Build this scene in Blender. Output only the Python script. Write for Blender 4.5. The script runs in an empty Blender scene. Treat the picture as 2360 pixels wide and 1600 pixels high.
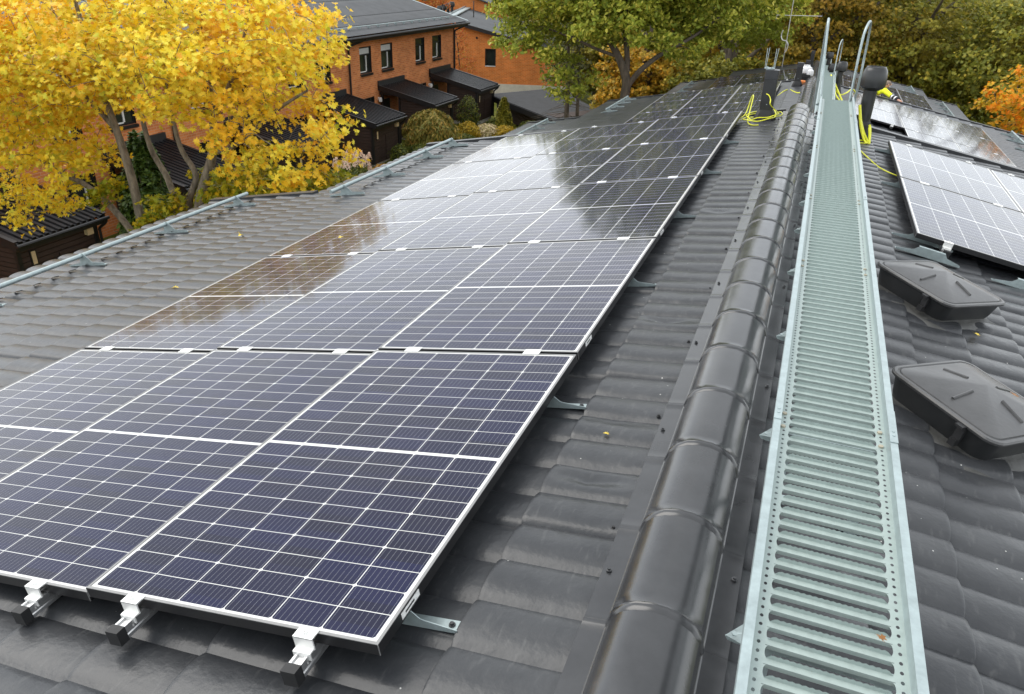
import bpy, math, random
import numpy as np
from mathutils import Vector, Matrix

random.seed(7)
rng = np.random.default_rng(7)
scene = bpy.context.scene
COL = scene.collection
R = math.radians

# ------------------------------------------------------------------ camera, sky, sun, exposure
CAM = (0.1097, -1.1907, 1.4462)
AX = (0.933, 0.358, 0.030); AD = (0.187, -0.412, -0.892); AF = (-0.307, 0.838, -0.452)
def _orth():
    f = Vector(AF).normalized(); x = Vector(AX); x = (x - f * x.dot(f)).normalized()
    return x, f.cross(x) * -1.0, f
_x, _u, _f = _orth()
_u = _x.cross(_f)
cam_d = bpy.data.cameras.new("camera")
cam = bpy.data.objects.new("camera", cam_d); COL.objects.link(cam)
M = Matrix(((_x[0], _u[0], -_f[0], CAM[0]), (_x[1], _u[1], -_f[1], CAM[1]), (_x[2], _u[2], -_f[2], CAM[2]), (0, 0, 0, 1)))
cam.matrix_world = M
cam_d.sensor_fit = 'HORIZONTAL'; cam_d.sensor_width = 36.0; cam_d.lens = 26.827
cam_d.clip_start = 0.05; cam_d.clip_end = 2000
scene.camera = cam

SUN_DIR = Vector((-0.62, 0.10, 0.78)).normalized()      # towards the sun
sun_el = math.asin(SUN_DIR.z); sun_az = math.atan2(SUN_DIR.x, SUN_DIR.y)
sun_d = bpy.data.lights.new("sun", 'SUN'); sun_d.energy = 1.2; sun_d.angle = R(46); sun_d.color = (1.0, 0.96, 0.90)
sun = bpy.data.objects.new("sun", sun_d); COL.objects.link(sun)
sun.rotation_euler = SUN_DIR.to_track_quat('Z', 'Y').to_euler()

world = bpy.data.worlds.new("World"); scene.world = world; world.use_nodes = True
wn, wl = world.node_tree.nodes, world.node_tree.links
bg = wn["Background"]; bg.inputs["Strength"].default_value = 0.12
sky = wn.new("ShaderNodeTexSky"); sky.sky_type = 'NISHITA'; sky.sun_disc = False
sky.sun_elevation = sun_el; sky.sun_rotation = sun_az; sky.dust_density = 2.0
wtc = wn.new("ShaderNodeTexCoord"); wno = wn.new("ShaderNodeTexNoise"); wno.inputs["Scale"].default_value = 2.4
wno.inputs["Detail"].default_value = 5; wno.inputs["Roughness"].default_value = 0.55
wrp = wn.new("ShaderNodeValToRGB"); wrp.color_ramp.elements[0].position = 0.30; wrp.color_ramp.elements[1].position = 0.62
wrp.color_ramp.elements[0].color = (0.62, 0.62, 0.62, 1); wrp.color_ramp.elements[1].color = (0.97, 0.97, 0.97, 1)
wmx = wn.new("ShaderNodeMix"); wmx.data_type = 'RGBA'; wmx.inputs[7].default_value = (9.8, 10.15, 10.4, 1)
wl.new(wtc.outputs["Generated"], wno.inputs["Vector"]); wl.new(wno.outputs["Fac"], wrp.inputs["Fac"])
wl.new(wrp.outputs["Color"], wmx.inputs[0]); wl.new(sky.outputs["Color"], wmx.inputs[6]); wsx = wn.new("ShaderNodeSeparateXYZ"); wl.new(wtc.outputs["Generated"], wsx.inputs[0])
wgr = wn.new("ShaderNodeMapRange"); wgr.interpolation_type = 'SMOOTHSTEP'; wgr.inputs[1].default_value = 0.05; wgr.inputs[2].default_value = 0.55; wgr.inputs[3].default_value = 1.05; wgr.inputs[4].default_value = 0.66
wl.new(wsx.outputs[2], wgr.inputs[0])
wsc = wn.new("ShaderNodeVectorMath"); wsc.operation = 'SCALE'; wl.new(wmx.outputs[2], wsc.inputs[0]); wl.new(wgr.outputs[0], wsc.inputs["Scale"])
wl.new(wsc.outputs["Vector"], bg.inputs["Color"])

vs = scene.view_settings
vs.view_transform = 'Standard'; vs.look = 'None'; vs.gamma = 1.0; vs.exposure = 0.95
vs.use_curve_mapping = False
try:
    scene.cycles.max_bounces = 8; scene.cycles.transparent_max_bounces = 8
except Exception:
    pass

# ------------------------------------------------------------------ materials
def nodes_of(name):
    m = bpy.data.materials.new(name); m.use_nodes = True
    return m, m.node_tree.nodes, m.node_tree.links, m.node_tree.nodes["Principled BSDF"]

def mat(name, col, rough=0.5, metal=0.0, spec=0.5, nscale=0.0, namt=0.0, bump=0.0, bscale=40.0, coat=0.0, rvar=0.0, stretch=None):
    m, n, l, p = nodes_of(name)
    p.inputs["Base Color"].default_value = (*col, 1); p.inputs["Roughness"].default_value = rough
    p.inputs["Metallic"].default_value = metal; p.inputs["Specular IOR Level"].default_value = spec
    p.inputs["Coat Weight"].default_value = coat
    tc = n.new("ShaderNodeTexCoord")
    src = tc.outputs["Object"]
    if stretch:
        mp = n.new("ShaderNodeMapping"); mp.inputs["Scale"].default_value = stretch
        l.new(src, mp.inputs["Vector"]); src = mp.outputs["Vector"]
    if namt > 0 or rvar > 0:
        t = n.new("ShaderNodeTexNoise"); t.inputs["Scale"].default_value = nscale; t.inputs["Detail"].default_value = 6
        t.inputs["Roughness"].default_value = 0.65
        l.new(src, t.inputs["Vector"])
        if namt > 0:
            mr = n.new("ShaderNodeMapRange"); mr.inputs[1].default_value = 0.3; mr.inputs[2].default_value = 0.7
            mr.inputs[3].default_value = 1 - namt; mr.inputs[4].default_value = 1 + namt
            l.new(t.outputs["Fac"], mr.inputs[0])
            vm = n.new("ShaderNodeVectorMath"); vm.operation = 'SCALE'; vm.inputs[0].default_value = col
            l.new(mr.outputs[0], vm.inputs["Scale"]); l.new(vm.outputs["Vector"], p.inputs["Base Color"])
        if rvar > 0:
            mr2 = n.new("ShaderNodeMapRange"); mr2.inputs[1].default_value = 0.3; mr2.inputs[2].default_value = 0.7
            mr2.inputs[3].default_value = rough - rvar; mr2.inputs[4].default_value = rough + rvar
            l.new(t.outputs["Fac"], mr2.inputs[0]); l.new(mr2.outputs[0], p.inputs["Roughness"])
    if bump > 0:
        b = n.new("ShaderNodeTexNoise"); b.inputs["Scale"].default_value = bscale; b.inputs["Detail"].default_value = 4
        l.new(src, b.inputs["Vector"])
        bn = n.new("ShaderNodeBump"); bn.inputs["Strength"].default_value = bump; bn.inputs["Distance"].default_value = 0.02
        l.new(b.outputs["Fac"], bn.inputs["Height"]); l.new(bn.outputs["Normal"], p.inputs["Normal"])
    return m

def math_node(n, l, op, a, b=None, c=None):
    x = n.new("ShaderNodeMath"); x.operation = op
    for i, v in enumerate((a, b, c)):
        if v is None: continue
        if isinstance(v, (int, float)): x.inputs[i].default_value = v
        else: l.new(v, x.inputs[i])
    return x.outputs[0]

def mix_col(n, l, fac, a, b):
    x = n.new("ShaderNodeMix"); x.data_type = 'RGBA'
    if isinstance(fac, (int, float)): x.inputs[0].default_value = fac
    else: l.new(fac, x.inputs[0])
    for i, v in ((6, a), (7, b)):
        if isinstance(v, tuple): x.inputs[i].default_value = (*v[:3], 1)
        else: l.new(v, x.inputs[i])
    return x.outputs[2]

def mat_tile():
    """coated steel roof tile: dark grey, scuffed, dusty specks"""
    m, n, l, p = nodes_of("tile_steel")
    tc = n.new("ShaderNodeTexCoord")
    a = n.new("ShaderNodeTexNoise"); a.inputs["Scale"].default_value = 2.2; a.inputs["Detail"].default_value = 8; a.inputs["Roughness"].default_value = 0.7
    b = n.new("ShaderNodeTexNoise"); b.inputs["Scale"].default_value = 60; b.inputs["Detail"].default_value = 3
    mp = n.new("ShaderNodeMapping"); mp.inputs["Scale"].default_value = (6, 1.2, 6)
    s = n.new("ShaderNodeTexNoise"); s.inputs["Scale"].default_value = 9; s.inputs["Detail"].default_value = 6
    v = n.new("ShaderNodeTexVoronoi"); v.inputs["Scale"].default_value = 24
    for t in (a, b, v): l.new(tc.outputs["Object"], t.inputs["Vector"])
    l.new(tc.outputs["Object"], mp.inputs["Vector"]); l.new(mp.outputs["Vector"], s.inputs["Vector"])
    r1 = n.new("ShaderNodeValToRGB"); r1.color_ramp.elements[0].color = (0.025, 0.027, 0.0305, 1); r1.color_ramp.elements[1].color = (0.050, 0.052, 0.0555, 1)
    r1.color_ramp.elements[0].position = 0.32; r1.color_ramp.elements[1].position = 0.70
    l.new(a.outputs["Fac"], r1.inputs["Fac"])
    # sparse pale specks of dust and lint
    d1 = math_node(n, l, 'LESS_THAN', v.outputs["Distance"], 0.07)
    d2 = math_node(n, l, 'GREATER_THAN', a.outputs["Fac"], 0.52)
    w = n.new("ShaderNodeTexWhiteNoise"); l.new(v.outputs["Position"], w.inputs["Vector"])
    d3 = math_node(n, l, 'GREATER_THAN', w.outputs["Value"], 0.70)
    dd = math_node(n, l, 'MULTIPLY', math_node(n, l, 'MULTIPLY', d1, d2), d3)
    c = mix_col(n, l, dd, r1.outputs["Color"], (0.42, 0.42, 0.40))
    sc = n.new("ShaderNodeMapRange"); sc.inputs[1].default_value = 0.58; sc.inputs[2].default_value = 0.80; sc.inputs[4].default_value = 0.22
    l.new(s.outputs["Fac"], sc.inputs[0])
    c = mix_col(n, l, sc.outputs[0], c, (0.19, 0.19, 0.185))
    l.new(c, p.inputs["Base Color"])
    rr = n.new("ShaderNodeMapRange"); rr.inputs[1].default_value = 0.3; rr.inputs[2].default_value = 0.75
    rr.inputs[3].default_value = 0.27; rr.inputs[4].default_value = 0.40
    p.inputs['Specular IOR Level'].default_value = 0.38
    l.new(a.outputs["Fac"], rr.inputs[0]); l.new(rr.outputs[0], p.inputs["Roughness"])
    bn = n.new("ShaderNodeBump"); bn.inputs["Strength"].default_value = 0.10; bn.inputs["Distance"].default_value = 0.012
    l.new(b.outputs["Fac"], bn.inputs["Height"])
    bb = n.new("ShaderNodeTexNoise"); bb.inputs["Scale"].default_value = 7; bb.inputs["Detail"].default_value = 2
    l.new(tc.outputs["Object"], bb.inputs["Vector"])
    bn2 = n.new("ShaderNodeBump"); bn2.inputs["Strength"].default_value = 0.22; bn2.inputs["Distance"].default_value = 0.03
    l.new(bb.outputs["Fac"], bn2.inputs["Height"]); l.new(bn.outputs["Normal"], bn2.inputs["Normal"])
    l.new(bn2.outputs["Normal"], p.inputs["Normal"])
    return m

PW, PL = 1.049, 1.755
def mat_cells():
    """half-cut cells under glass: grid lines, bus bars, chamfer diamonds, from the panel's own coordinates"""
    m, n, l, p = nodes_of("solar_cells")
    tc = n.new("ShaderNodeTexCoord"); sx = n.new("ShaderNodeSeparateXYZ"); l.new(tc.outputs["Object"], sx.inputs[0])
    X, Y = sx.outputs[0], sx.outputs[1]
    cx, cy = 0.1682, 0.0852
    x0 = math_node(n, l, 'ADD', X, cx * 3)
    ax = math_node(n, l, 'ABSOLUTE', X); ay = math_node(n, l, 'ABSOLUTE', Y)
    y0 = math_node(n, l, 'SUBTRACT', ay, 0.0075)
    fx = math_node(n, l, 'MODULO', math_node(n, l, 'ADD', x0, cx * 4), cx)
    fy = math_node(n, l, 'MODULO', math_node(n, l, 'ADD', y0, cy * 4), cy)
    dx = math_node(n, l, 'MINIMUM', fx, math_node(n, l, 'SUBTRACT', cx, fx))
    dy = math_node(n, l, 'MINIMUM', fy, math_node(n, l, 'SUBTRACT', cy, fy))
    fy2 = math_node(n, l, 'MODULO', math_node(n, l, 'ADD', y0, cy * 4), cy * 2)
    dy2 = math_node(n, l, 'MINIMUM', fy2, math_node(n, l, 'SUBTRACT', cy * 2, fy2))
    gx = math_node(n, l, 'LESS_THAN', dx, 0.0016); gy = math_node(n, l, 'LESS_THAN', dy, 0.0013)
    dia = math_node(n, l, 'LESS_THAN', math_node(n, l, 'ADD', dx, dy2), 0.0085)
    mid = math_node(n, l, 'LESS_THAN', y0, 0.0)
    ox = math_node(n, l, 'GREATER_THAN', ax, cx * 3 - 0.001); oy = math_node(n, l, 'GREATER_THAN', y0, cy * 10 - 0.001)
    white = gx
    for t in (gy, dia, mid, ox, oy): white = math_node(n, l, 'MAXIMUM', white, t)
    bp = cx / 9.0
    fb = math_node(n, l, 'MODULO', math_node(n, l, 'ADD', x0, cx * 4), bp)
    bus = math_node(n, l, 'LESS_THAN', math_node(n, l, 'ABSOLUTE', math_node(n, l, 'SUBTRACT', fb, bp / 2)), 0.00034)
    # colour differs a little from cell to cell
    cid = n.new("ShaderNodeCombineXYZ")
    l.new(math_node(n, l, 'FLOOR', math_node(n, l, 'DIVIDE', x0, cx)), cid.inputs[0])
    l.new(math_node(n, l, 'FLOOR', math_node(n, l, 'DIVIDE', math_node(n, l, 'ADD', Y, 5.0), cy)), cid.inputs[1])
    oi = n.new("ShaderNodeObjectInfo"); l.new(oi.outputs["Random"], cid.inputs[2])
    wn_ = n.new("ShaderNodeTexWhiteNoise"); l.new(cid.outputs[0], wn_.inputs["Vector"])
    cell = mix_col(n, l, math_node(n, l, 'MULTIPLY_ADD', wn_.outputs["Value"], 0.55, 0.25), (0.0075, 0.0075, 0.017), (0.008, 0.010, 0.046))
    c = mix_col(n, l, bus, cell, (0.26, 0.27, 0.30))
    c = mix_col(n, l, white, c, (0.60, 0.60, 0.585))
    # faint dust film
    dn = n.new("ShaderNodeTexNoise"); dn.inputs["Scale"].default_value = 3.0; dn.inputs["Detail"].default_value = 7
    l.new(tc.outputs["Object"], dn.inputs["Vector"])
    dm = n.new("ShaderNodeMapRange"); dm.inputs[1].default_value = 0.35; dm.inputs[2].default_value = 0.75; dm.inputs[3].default_value = 0.0; dm.inputs[4].default_value = 0.012
    l.new(dn.outputs["Fac"], dm.inputs[0])
    c = mix_col(n, l, dm.outputs[0], c, (0.5, 0.48, 0.45))
    vo = n.new("ShaderNodeTexVoronoi"); vo.inputs["Scale"].default_value = 9.0
    ofs = n.new("ShaderNodeVectorMath"); ofs.operation = 'ADD'; l.new(tc.outputs["Object"], ofs.inputs[0])
    ofc = n.new("ShaderNodeCombineXYZ"); l.new(math_node(n, l, 'MULTIPLY', oi.outputs["Random"], 50.0), ofc.inputs[0]); l.new(ofc.outputs[0], ofs.inputs[1]); l.new(ofs.outputs[0], vo.inputs["Vector"])
    wv = n.new("ShaderNodeTexWhiteNoise"); l.new(vo.outputs["Position"], wv.inputs["Vector"])
    spk = math_node(n, l, 'MULTIPLY', math_node(n, l, 'LESS_THAN', vo.outputs["Distance"], 0.020), math_node(n, l, 'GREATER_THAN', wv.outputs["Value"], 0.80))
    c = mix_col(n, l, spk, c, (0.62, 0.60, 0.55))
    l.new(c, p.inputs["Base Color"])
    p.inputs["Roughness"].default_value = 0.6; p.inputs["Specular IOR Level"].default_value = 0.04
    p.inputs["Coat Weight"].default_value = 1.0; p.inputs["Coat Roughness"].default_value = 0.07; p.inputs["Coat IOR"].default_value = 1.22
    return m

def mat_brick(name, c1, c2, mortar, sx=1.0, axis='Y'):
    m, n, l, p = nodes_of(name)
    tc = n.new("ShaderNodeTexCoord"); s = n.new("ShaderNodeSeparateXYZ"); l.new(tc.outputs["Object"], s.inputs[0])
    cb = n.new("ShaderNodeCombineXYZ"); l.new(s.outputs[1 if axis == 'Y' else 0], cb.inputs[0]); l.new(s.outputs[2], cb.inputs[1])
    bt = n.new("ShaderNodeTexBrick"); l.new(cb.outputs[0], bt.inputs["Vector"])
    bt.inputs["Scale"].default_value = 1.0; bt.inputs["Brick Width"].default_value = 0.29; bt.inputs["Row Height"].default_value = 0.10
    bt.inputs["Mortar Size"].default_value = 0.010; bt.inputs["Mortar Smooth"].default_value = 0.2; bt.inputs["Bias"].default_value = 0.0
    bt.inputs["Color1"].default_value = (*c1, 1); bt.inputs["Color2"].default_value = (*c2, 1); bt.inputs["Mortar"].default_value = (*mortar, 1)
    no = n.new("ShaderNodeTexNoise"); no.inputs["Scale"].default_value = 1.3; no.inputs["Detail"].default_value = 6; l.new(tc.outputs["Object"], no.inputs["Vector"])
    mr = n.new("ShaderNodeMapRange"); mr.inputs[1].default_value = 0.3; mr.inputs[2].default_value = 0.7; mr.inputs[3].default_value = 0.85; mr.inputs[4].default_value = 1.12
    l.new(no.outputs["Fac"], mr.inputs[0])
    vm = n.new("ShaderNodeVectorMath"); vm.operation = 'SCALE'; l.new(bt.outputs["Color"], vm.inputs[0]); l.new(mr.outputs[0], vm.inputs["Scale"])
    l.new(vm.outputs["Vector"], p.inputs["Base Color"]); p.inputs["Roughness"].default_value = 0.85; p.inputs["Specular IOR Level"].default_value = 0.2
    bn = n.new("ShaderNodeBump"); bn.inputs["Strength"].default_value = 0.5; bn.inputs["Distance"].default_value = 0.01
    l.new(bt.outputs["Fac"], bn.inputs["Height"]); bn.invert = True; l.new(bn.outputs["Normal"], p.inputs["Normal"])
    return m

def mat_boards(name, col, pitch=0.12):
    m, n, l, p = nodes_of(name)
    tc = n.new("ShaderNodeTexCoord"); s = n.new("ShaderNodeSeparateXYZ"); l.new(tc.outputs["Object"], s.inputs[0])
    f = math_node(n, l, 'FRACT', math_node(n, l, 'DIVIDE', s.outputs[2], pitch))
    no = n.new("ShaderNodeTexNoise"); no.inputs["Scale"].default_value = 4; no.inputs["Detail"].default_value = 5; l.new(tc.outputs["Object"], no.inputs["Vector"])
    c = mix_col(n, l, no.outputs["Fac"], tuple(x * 0.6 for x in col), tuple(x * 1.4 for x in col))
    l.new(c, p.inputs["Base Color"]); p.inputs["Roughness"].default_value = 0.6
    h = math_node(n, l, 'MINIMUM', math_node(n, l, 'MULTIPLY', f, 8.0), math_node(n, l, 'SUBTRACT', 1.25, math_node(n, l, 'MULTIPLY', f, 0.5)))
    bn = n.new("ShaderNodeBump"); bn.inputs["Strength"].default_value = 1.0; bn.inputs["Distance"].default_value = 0.03
    l.new(h, bn.inputs["Height"]); l.new(bn.outputs["Normal"], p.inputs["Normal"])
    return m

def mat_leaf(name, stops, clump=None, trans=0.35, nscale=0.7):
    """leaf colours differ from leaf to leaf; clump = colour that takes over whole boughs"""
    m, n, l, p = nodes_of(name)
    g = n.new("ShaderNodeNewGeometry"); r = n.new("ShaderNodeValToRGB")
    els = r.color_ramp.elements
    while len(els) < len(stops): els.new(0.5)
    for e, (pos, c) in zip(els, stops): e.position = pos; e.color = (*c, 1)
    l.new(g.outputs["Random Per Island"], r.inputs["Fac"])
    c = r.outputs["Color"]
    if clump:
        tc = n.new("ShaderNodeTexCoord"); no = n.new("ShaderNodeTexNoise"); no.inputs["Scale"].default_value = nscale; no.inputs["Detail"].default_value = 3
        l.new(tc.outputs["Object"], no.inputs["Vector"])
        mr = n.new("ShaderNodeMapRange"); mr.inputs[1].default_value = 0.48; mr.inputs[2].default_value = 0.66; mr.inputs[4].default_value = 0.85
        l.new(no.outputs["Fac"], mr.inputs[0])
        c = mix_col(n, l, mr.outputs[0], c, clump)
    l.new(c, p.inputs["Base Color"]); p.inputs["Roughness"].default_value = 0.5; p.inputs["Specular IOR Level"].default_value = 0.25
    tr = n.new("ShaderNodeBsdfTranslucent"); l.new(c, tr.inputs["Color"])
    mx = n.new("ShaderNodeMixShader"); mx.inputs[0].default_value = trans
    out = n["Material Output"]
    l.new(p.outputs[0], mx.inputs[1]); l.new(tr.outputs[0], mx.inputs[2]); l.new(mx.outputs[0], out.inputs["Surface"])
    return m

def mat_grass():
    m, n, l, p = nodes_of("lawn")
    tc = n.new("ShaderNodeTexCoord")
    a = n.new("ShaderNodeTexNoise"); a.inputs["Scale"].default_value = 0.35; a.inputs["Detail"].default_value = 8
    b = n.new("ShaderNodeTexNoise"); b.inputs["Scale"].default_value = 14; b.inputs["Detail"].default_value = 5
    for t in (a, b): l.new(tc.outputs["Object"], t.inputs["Vector"])
    r = n.new("ShaderNodeValToRGB"); e = r.color_ramp.elements
    e[0].position = 0.3; e[0].color = (0.035, 0.055, 0.010, 1); e[1].position = 0.7; e[1].color = (0.16, 0.15, 0.022, 1)
    x = e.new(0.5); x.color = (0.085, 0.10, 0.015, 1)
    mm = math_node(n, l, 'ADD', math_node(n, l, 'MULTIPLY', a.outputs["Fac"], 0.55), math_node(n, l, 'MULTIPLY', b.outputs["Fac"], 0.45))
    l.new(mm, r.inputs["Fac"]); l.new(r.outputs["Color"], p.inputs["Base Color"]); p.inputs["Roughness"].default_value = 0.95
    p.inputs["Specular IOR Level"].default_value = 0.1
    bn = n.new("ShaderNodeBump"); bn.inputs["Strength"].default_value = 0.8; bn.inputs["Distance"].default_value = 0.06
    l.new(b.outputs["Fac"], bn.inputs["Height"]); l.new(bn.outputs["Normal"], p.inputs["Normal"])
    return m

T = mat_tile()
RIDGE = mat("ridge_steel", (0.032, 0.033, 0.0355), 0.22, 0, 0.6, nscale=5, namt=0.25, bump=0.10, bscale=5, rvar=0.05)
DARKM = mat("dark_trim_steel", (0.030, 0.031, 0.034), 0.38, 0, 0.5, nscale=3, namt=0.3, rvar=0.05)
GALV = mat("galvanised_steel", (0.34, 0.405, 0.41), 0.42, 0.45, 0.5, nscale=26, namt=0.14, bump=0.04, bscale=60, rvar=0.08)
GALVD = mat("galvanised_deck_steel", (0.33, 0.395, 0.375), 0.45, 0.2, 0.5, nscale=45, namt=0.08, bump=0.02, bscale=50, rvar=0.08)
ALU = mat("anodised_aluminium", (0.62, 0.62, 0.62), 0.32, 0.85, 0.5, nscale=30, namt=0.05)
LIP = mat("frame_lip_aluminium", (0.21, 0.21, 0.21), 0.45, 0.35, 0.5, nscale=30, namt=0.08)
CLAMP = mat("clamp_aluminium", (0.80, 0.80, 0.78), 0.38, 0.35, 0.5, nscale=40, namt=0.05)
BLACKF = mat("black_frame", (0.012, 0.012, 0.013), 0.35, 0, 0.5, nscale=10, namt=0.2)
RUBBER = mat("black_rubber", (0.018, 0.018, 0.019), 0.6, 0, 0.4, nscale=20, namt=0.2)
PLASTIC = mat("weathered_black_plastic", (0.055, 0.055, 0.056), 0.36, 0, 0.5, nscale=7, namt=0.25, bump=0.05, bscale=30, rvar=0.08)
FAN = mat("fan_black_plastic", (0.022, 0.023, 0.024), 0.33, 0, 0.5, nscale=9, namt=0.25, rvar=0.06)
CELLS = mat_cells()
STICK = mat("paper_sticker", (0.82, 0.82, 0.80), 0.5, nscale=120, namt=0.25)
YEL = mat("yellow_cable_sheath", (0.72, 0.72, 0.03), 0.4, nscale=30, namt=0.1)
BRICK = mat_brick("brown_brick", (0.70, 0.255, 0.085), (0.53, 0.165, 0.054), (0.60, 0.34, 0.19))
BRICKG = mat_brick("orange_brick", (0.76, 0.225, 0.046), (0.62, 0.165, 0.034), (0.66, 0.36, 0.16), axis='X')
BOARDS = mat_boards("black_brown_boards", (0.036, 0.0205, 0.0155), 0.15)
BLACKP = mat("black_paint", (0.010, 0.010, 0.011), 0.45, nscale=5, namt=0.3)
SHEDROOF = mat("black_profiled_steel", (0.010, 0.0105, 0.012), 0.42, 0, 0.22, nscale=4, namt=0.4, rvar=0.06)
FELT = mat("roofing_felt", (0.030, 0.031, 0.034), 0.8, nscale=2.5, namt=0.3, bump=0.1, bscale=60)
HROOF = mat("neighbour_tile_steel", (0.070, 0.073, 0.077), 0.45, 0, 0.25, nscale=1.2, namt=0.2)
CONC = mat("concrete", (0.42, 0.40, 0.36), 0.9, nscale=5, namt=0.2, bump=0.2, bscale=40)
RENDERW = mat("pale_render", (0.62, 0.58, 0.50), 0.9, nscale=2, namt=0.12)
GLASS = mat("window_glass", (0.020, 0.024, 0.022), 0.06, 0, 0.6, nscale=1.5, namt=0.5)
WHITEP = mat("white_paint", (0.72, 0.72, 0.70), 0.5, nscale=8, namt=0.06)
BLIND = mat("pale_blind", (0.55, 0.57, 0.58), 0.7, nscale=5, namt=0.08)
CREAM = mat("cream_plastic", (0.62, 0.50, 0.30), 0.5, nscale=8, namt=0.1)
BARK = mat("grey_bark", (0.17, 0.145, 0.11), 0.9, nscale=11, namt=0.6, bump=1.0, bscale=20, stretch=(1, 1, 0.35))
BARKD = mat("dark_bark", (0.085, 0.068, 0.050), 0.9, nscale=7, namt=0.5, bump=0.8, bscale=12, stretch=(1, 1, 0.35))
GRASS = mat_grass()
SKIN = mat("skin", (0.55, 0.30, 0.21), 0.5, nscale=12, namt=0.1)
HIVIS = mat("hi_vis_yellow_fabric", (0.78, 0.86, 0.02), 0.7, nscale=14, namt=0.12, bump=0.3, bscale=22)
NAVY = mat("navy_fabric", (0.012, 0.013, 0.020), 0.8, nscale=14, namt=0.3, bump=0.3, bscale=22)
REFL = mat("reflective_tape", (0.70, 0.71, 0.72), 0.35, 0.3, nscale=20, namt=0.06)
HAIR = mat("short_grey_hair", (0.20, 0.15, 0.11), 0.8, nscale=60, namt=0.4)
ORANGEP = mat("orange_plastic", (0.75, 0.25, 0.06), 0.5, nscale=6, namt=0.1)
BAGM = mat("white_bag_plastic", (0.82, 0.82, 0.83), 0.35, nscale=6, namt=0.06, bump=0.3, bscale=12)
PETAL = mat_leaf("pink_white_petals", [(0.0, (0.70, 0.45, 0.33)), (0.5, (0.75, 0.58, 0.46)), (1.0, (0.78, 0.66, 0.55))], trans=0.3)

# ------------------------------------------------------------------ mesh builder
class MB:
    def __init__(s): s.v = []; s.f = []; s.mi = []
    def add(s, vs, fs, mi=0):
        b = len(s.v); s.v.extend([tuple(map(float, v)) for v in vs])
        for f in fs: s.f.append(tuple(b + i for i in f)); s.mi.append(mi)
    def box(s, c, size, mi=0, rot=None, taper=None):
        hx, hy, hz = size[0] / 2, size[1] / 2, size[2] / 2
        P = []
        for z in (-hz, hz):
            k = 1.0 if (taper is None or z < 0) else taper
            for x, y in ((-hx, -hy), (hx, -hy), (hx, hy), (-hx, hy)):
                q = Vector((x * k, y * k, z))
                if rot is not None: q = rot @ q
                P.append((q.x + c[0], q.y + c[1], q.z + c[2]))
        s.add(P, [(3, 2, 1, 0), (4, 5, 6, 7), (0, 1, 5, 4), (1, 2, 6, 5), (2, 3, 7, 6), (3, 0, 4, 7)], mi)
    def prism(s, poly, vec, mi=0):
        """poly: list of 3D points (closed), extruded by vec"""
        n = len(poly); vec = Vector(vec)
        P = [tuple(p) for p in poly] + [tuple(Vector(p) + vec) for p in poly]
        s.add(P, [tuple(range(n - 1, -1, -1)), tuple(range(n, 2 * n))] + [(i, (i + 1) % n, n + (i + 1) % n, n + i) for i in range(n)], mi)
    def tube(s, pts, rad, n=8, mi=0, cap=True, flat=1.0):
        pts = [Vector(p) for p in pts]; k = len(pts)
        if isinstance(rad, (int, float)): rad = [rad] * k
        P = []; ref = None
        for i, p in enumerate(pts):
            t = (pts[min(i + 1, k - 1)] - pts[max(i - 1, 0)])
            t = t.normalized() if t.length > 1e-9 else Vector((0, 0, 1))
            if ref is None: ref = Vector((1, 0, 0)) if abs(t.x) < 0.8 else Vector((0, 1, 0))
            a = (ref - t * ref.dot(t)).normalized(); b = t.cross(a); ref = a
            for j in range(n):
                w = 2 * math.pi * j / n
                q = p + a * (rad[i] * math.cos(w)) + b * (rad[i] * flat * math.sin(w)); P.append(tuple(q))
        F = []
        for i in range(k - 1):
            for j in range(n):
                F.append((i * n + j, i * n + (j + 1) % n, (i + 1) * n + (j + 1) % n, (i + 1) * n + j))
        if cap: F.append(tuple(range(n - 1, -1, -1))); F.append(tuple(range((k - 1) * n, k * n)))
        s.add(P, F, mi)
    def lathe(s, prof, c=(0, 0, 0), n=24, mi=0, sx=1.0, sy=1.0):
        k = len(prof); P = []
        for r, z in prof:
            for j in range(n):
                w = 2 * math.pi * j / n
                P.append((c[0] + sx * r * math.cos(w), c[1] + sy * r * math.sin(w), c[2] + z))
        F = [(i * n + j, i * n + (j + 1) % n, (i + 1) * n + (j + 1) % n, (i + 1) * n + j) for i in range(k - 1) for j in range(n)]
        F.append(tuple(range(n - 1, -1, -1))); F.append(tuple(range((k - 1) * n, k * n)))
        s.add(P, F, mi)
    def build(s, name, mats, parent=None, smooth=None):
        me = bpy.data.meshes.new(name); me.from_pydata(s.v, [], s.f)
        if not isinstance(mats, (list, tuple)): mats = [mats]
        for m in mats: me.materials.append(m)
        if len(mats) > 1: me.polygons.foreach_set("material_index", s.mi)
        if smooth is not None:
            me.polygons.foreach_set("use_smooth", [True] * len(me.polygons))
            if smooth < 180: me.set_sharp_from_angle(angle=R(smooth))
        me.update()
        return link(bpy.data.objects.new(name, me), parent)

def link(o, parent=None):
    COL.objects.link(o)
    if parent is not None:
        o.parent = parent
        o.matrix_parent_inverse = Matrix.LocRotScale(parent.location, parent.rotation_euler, None).inverted()
    return o

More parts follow.
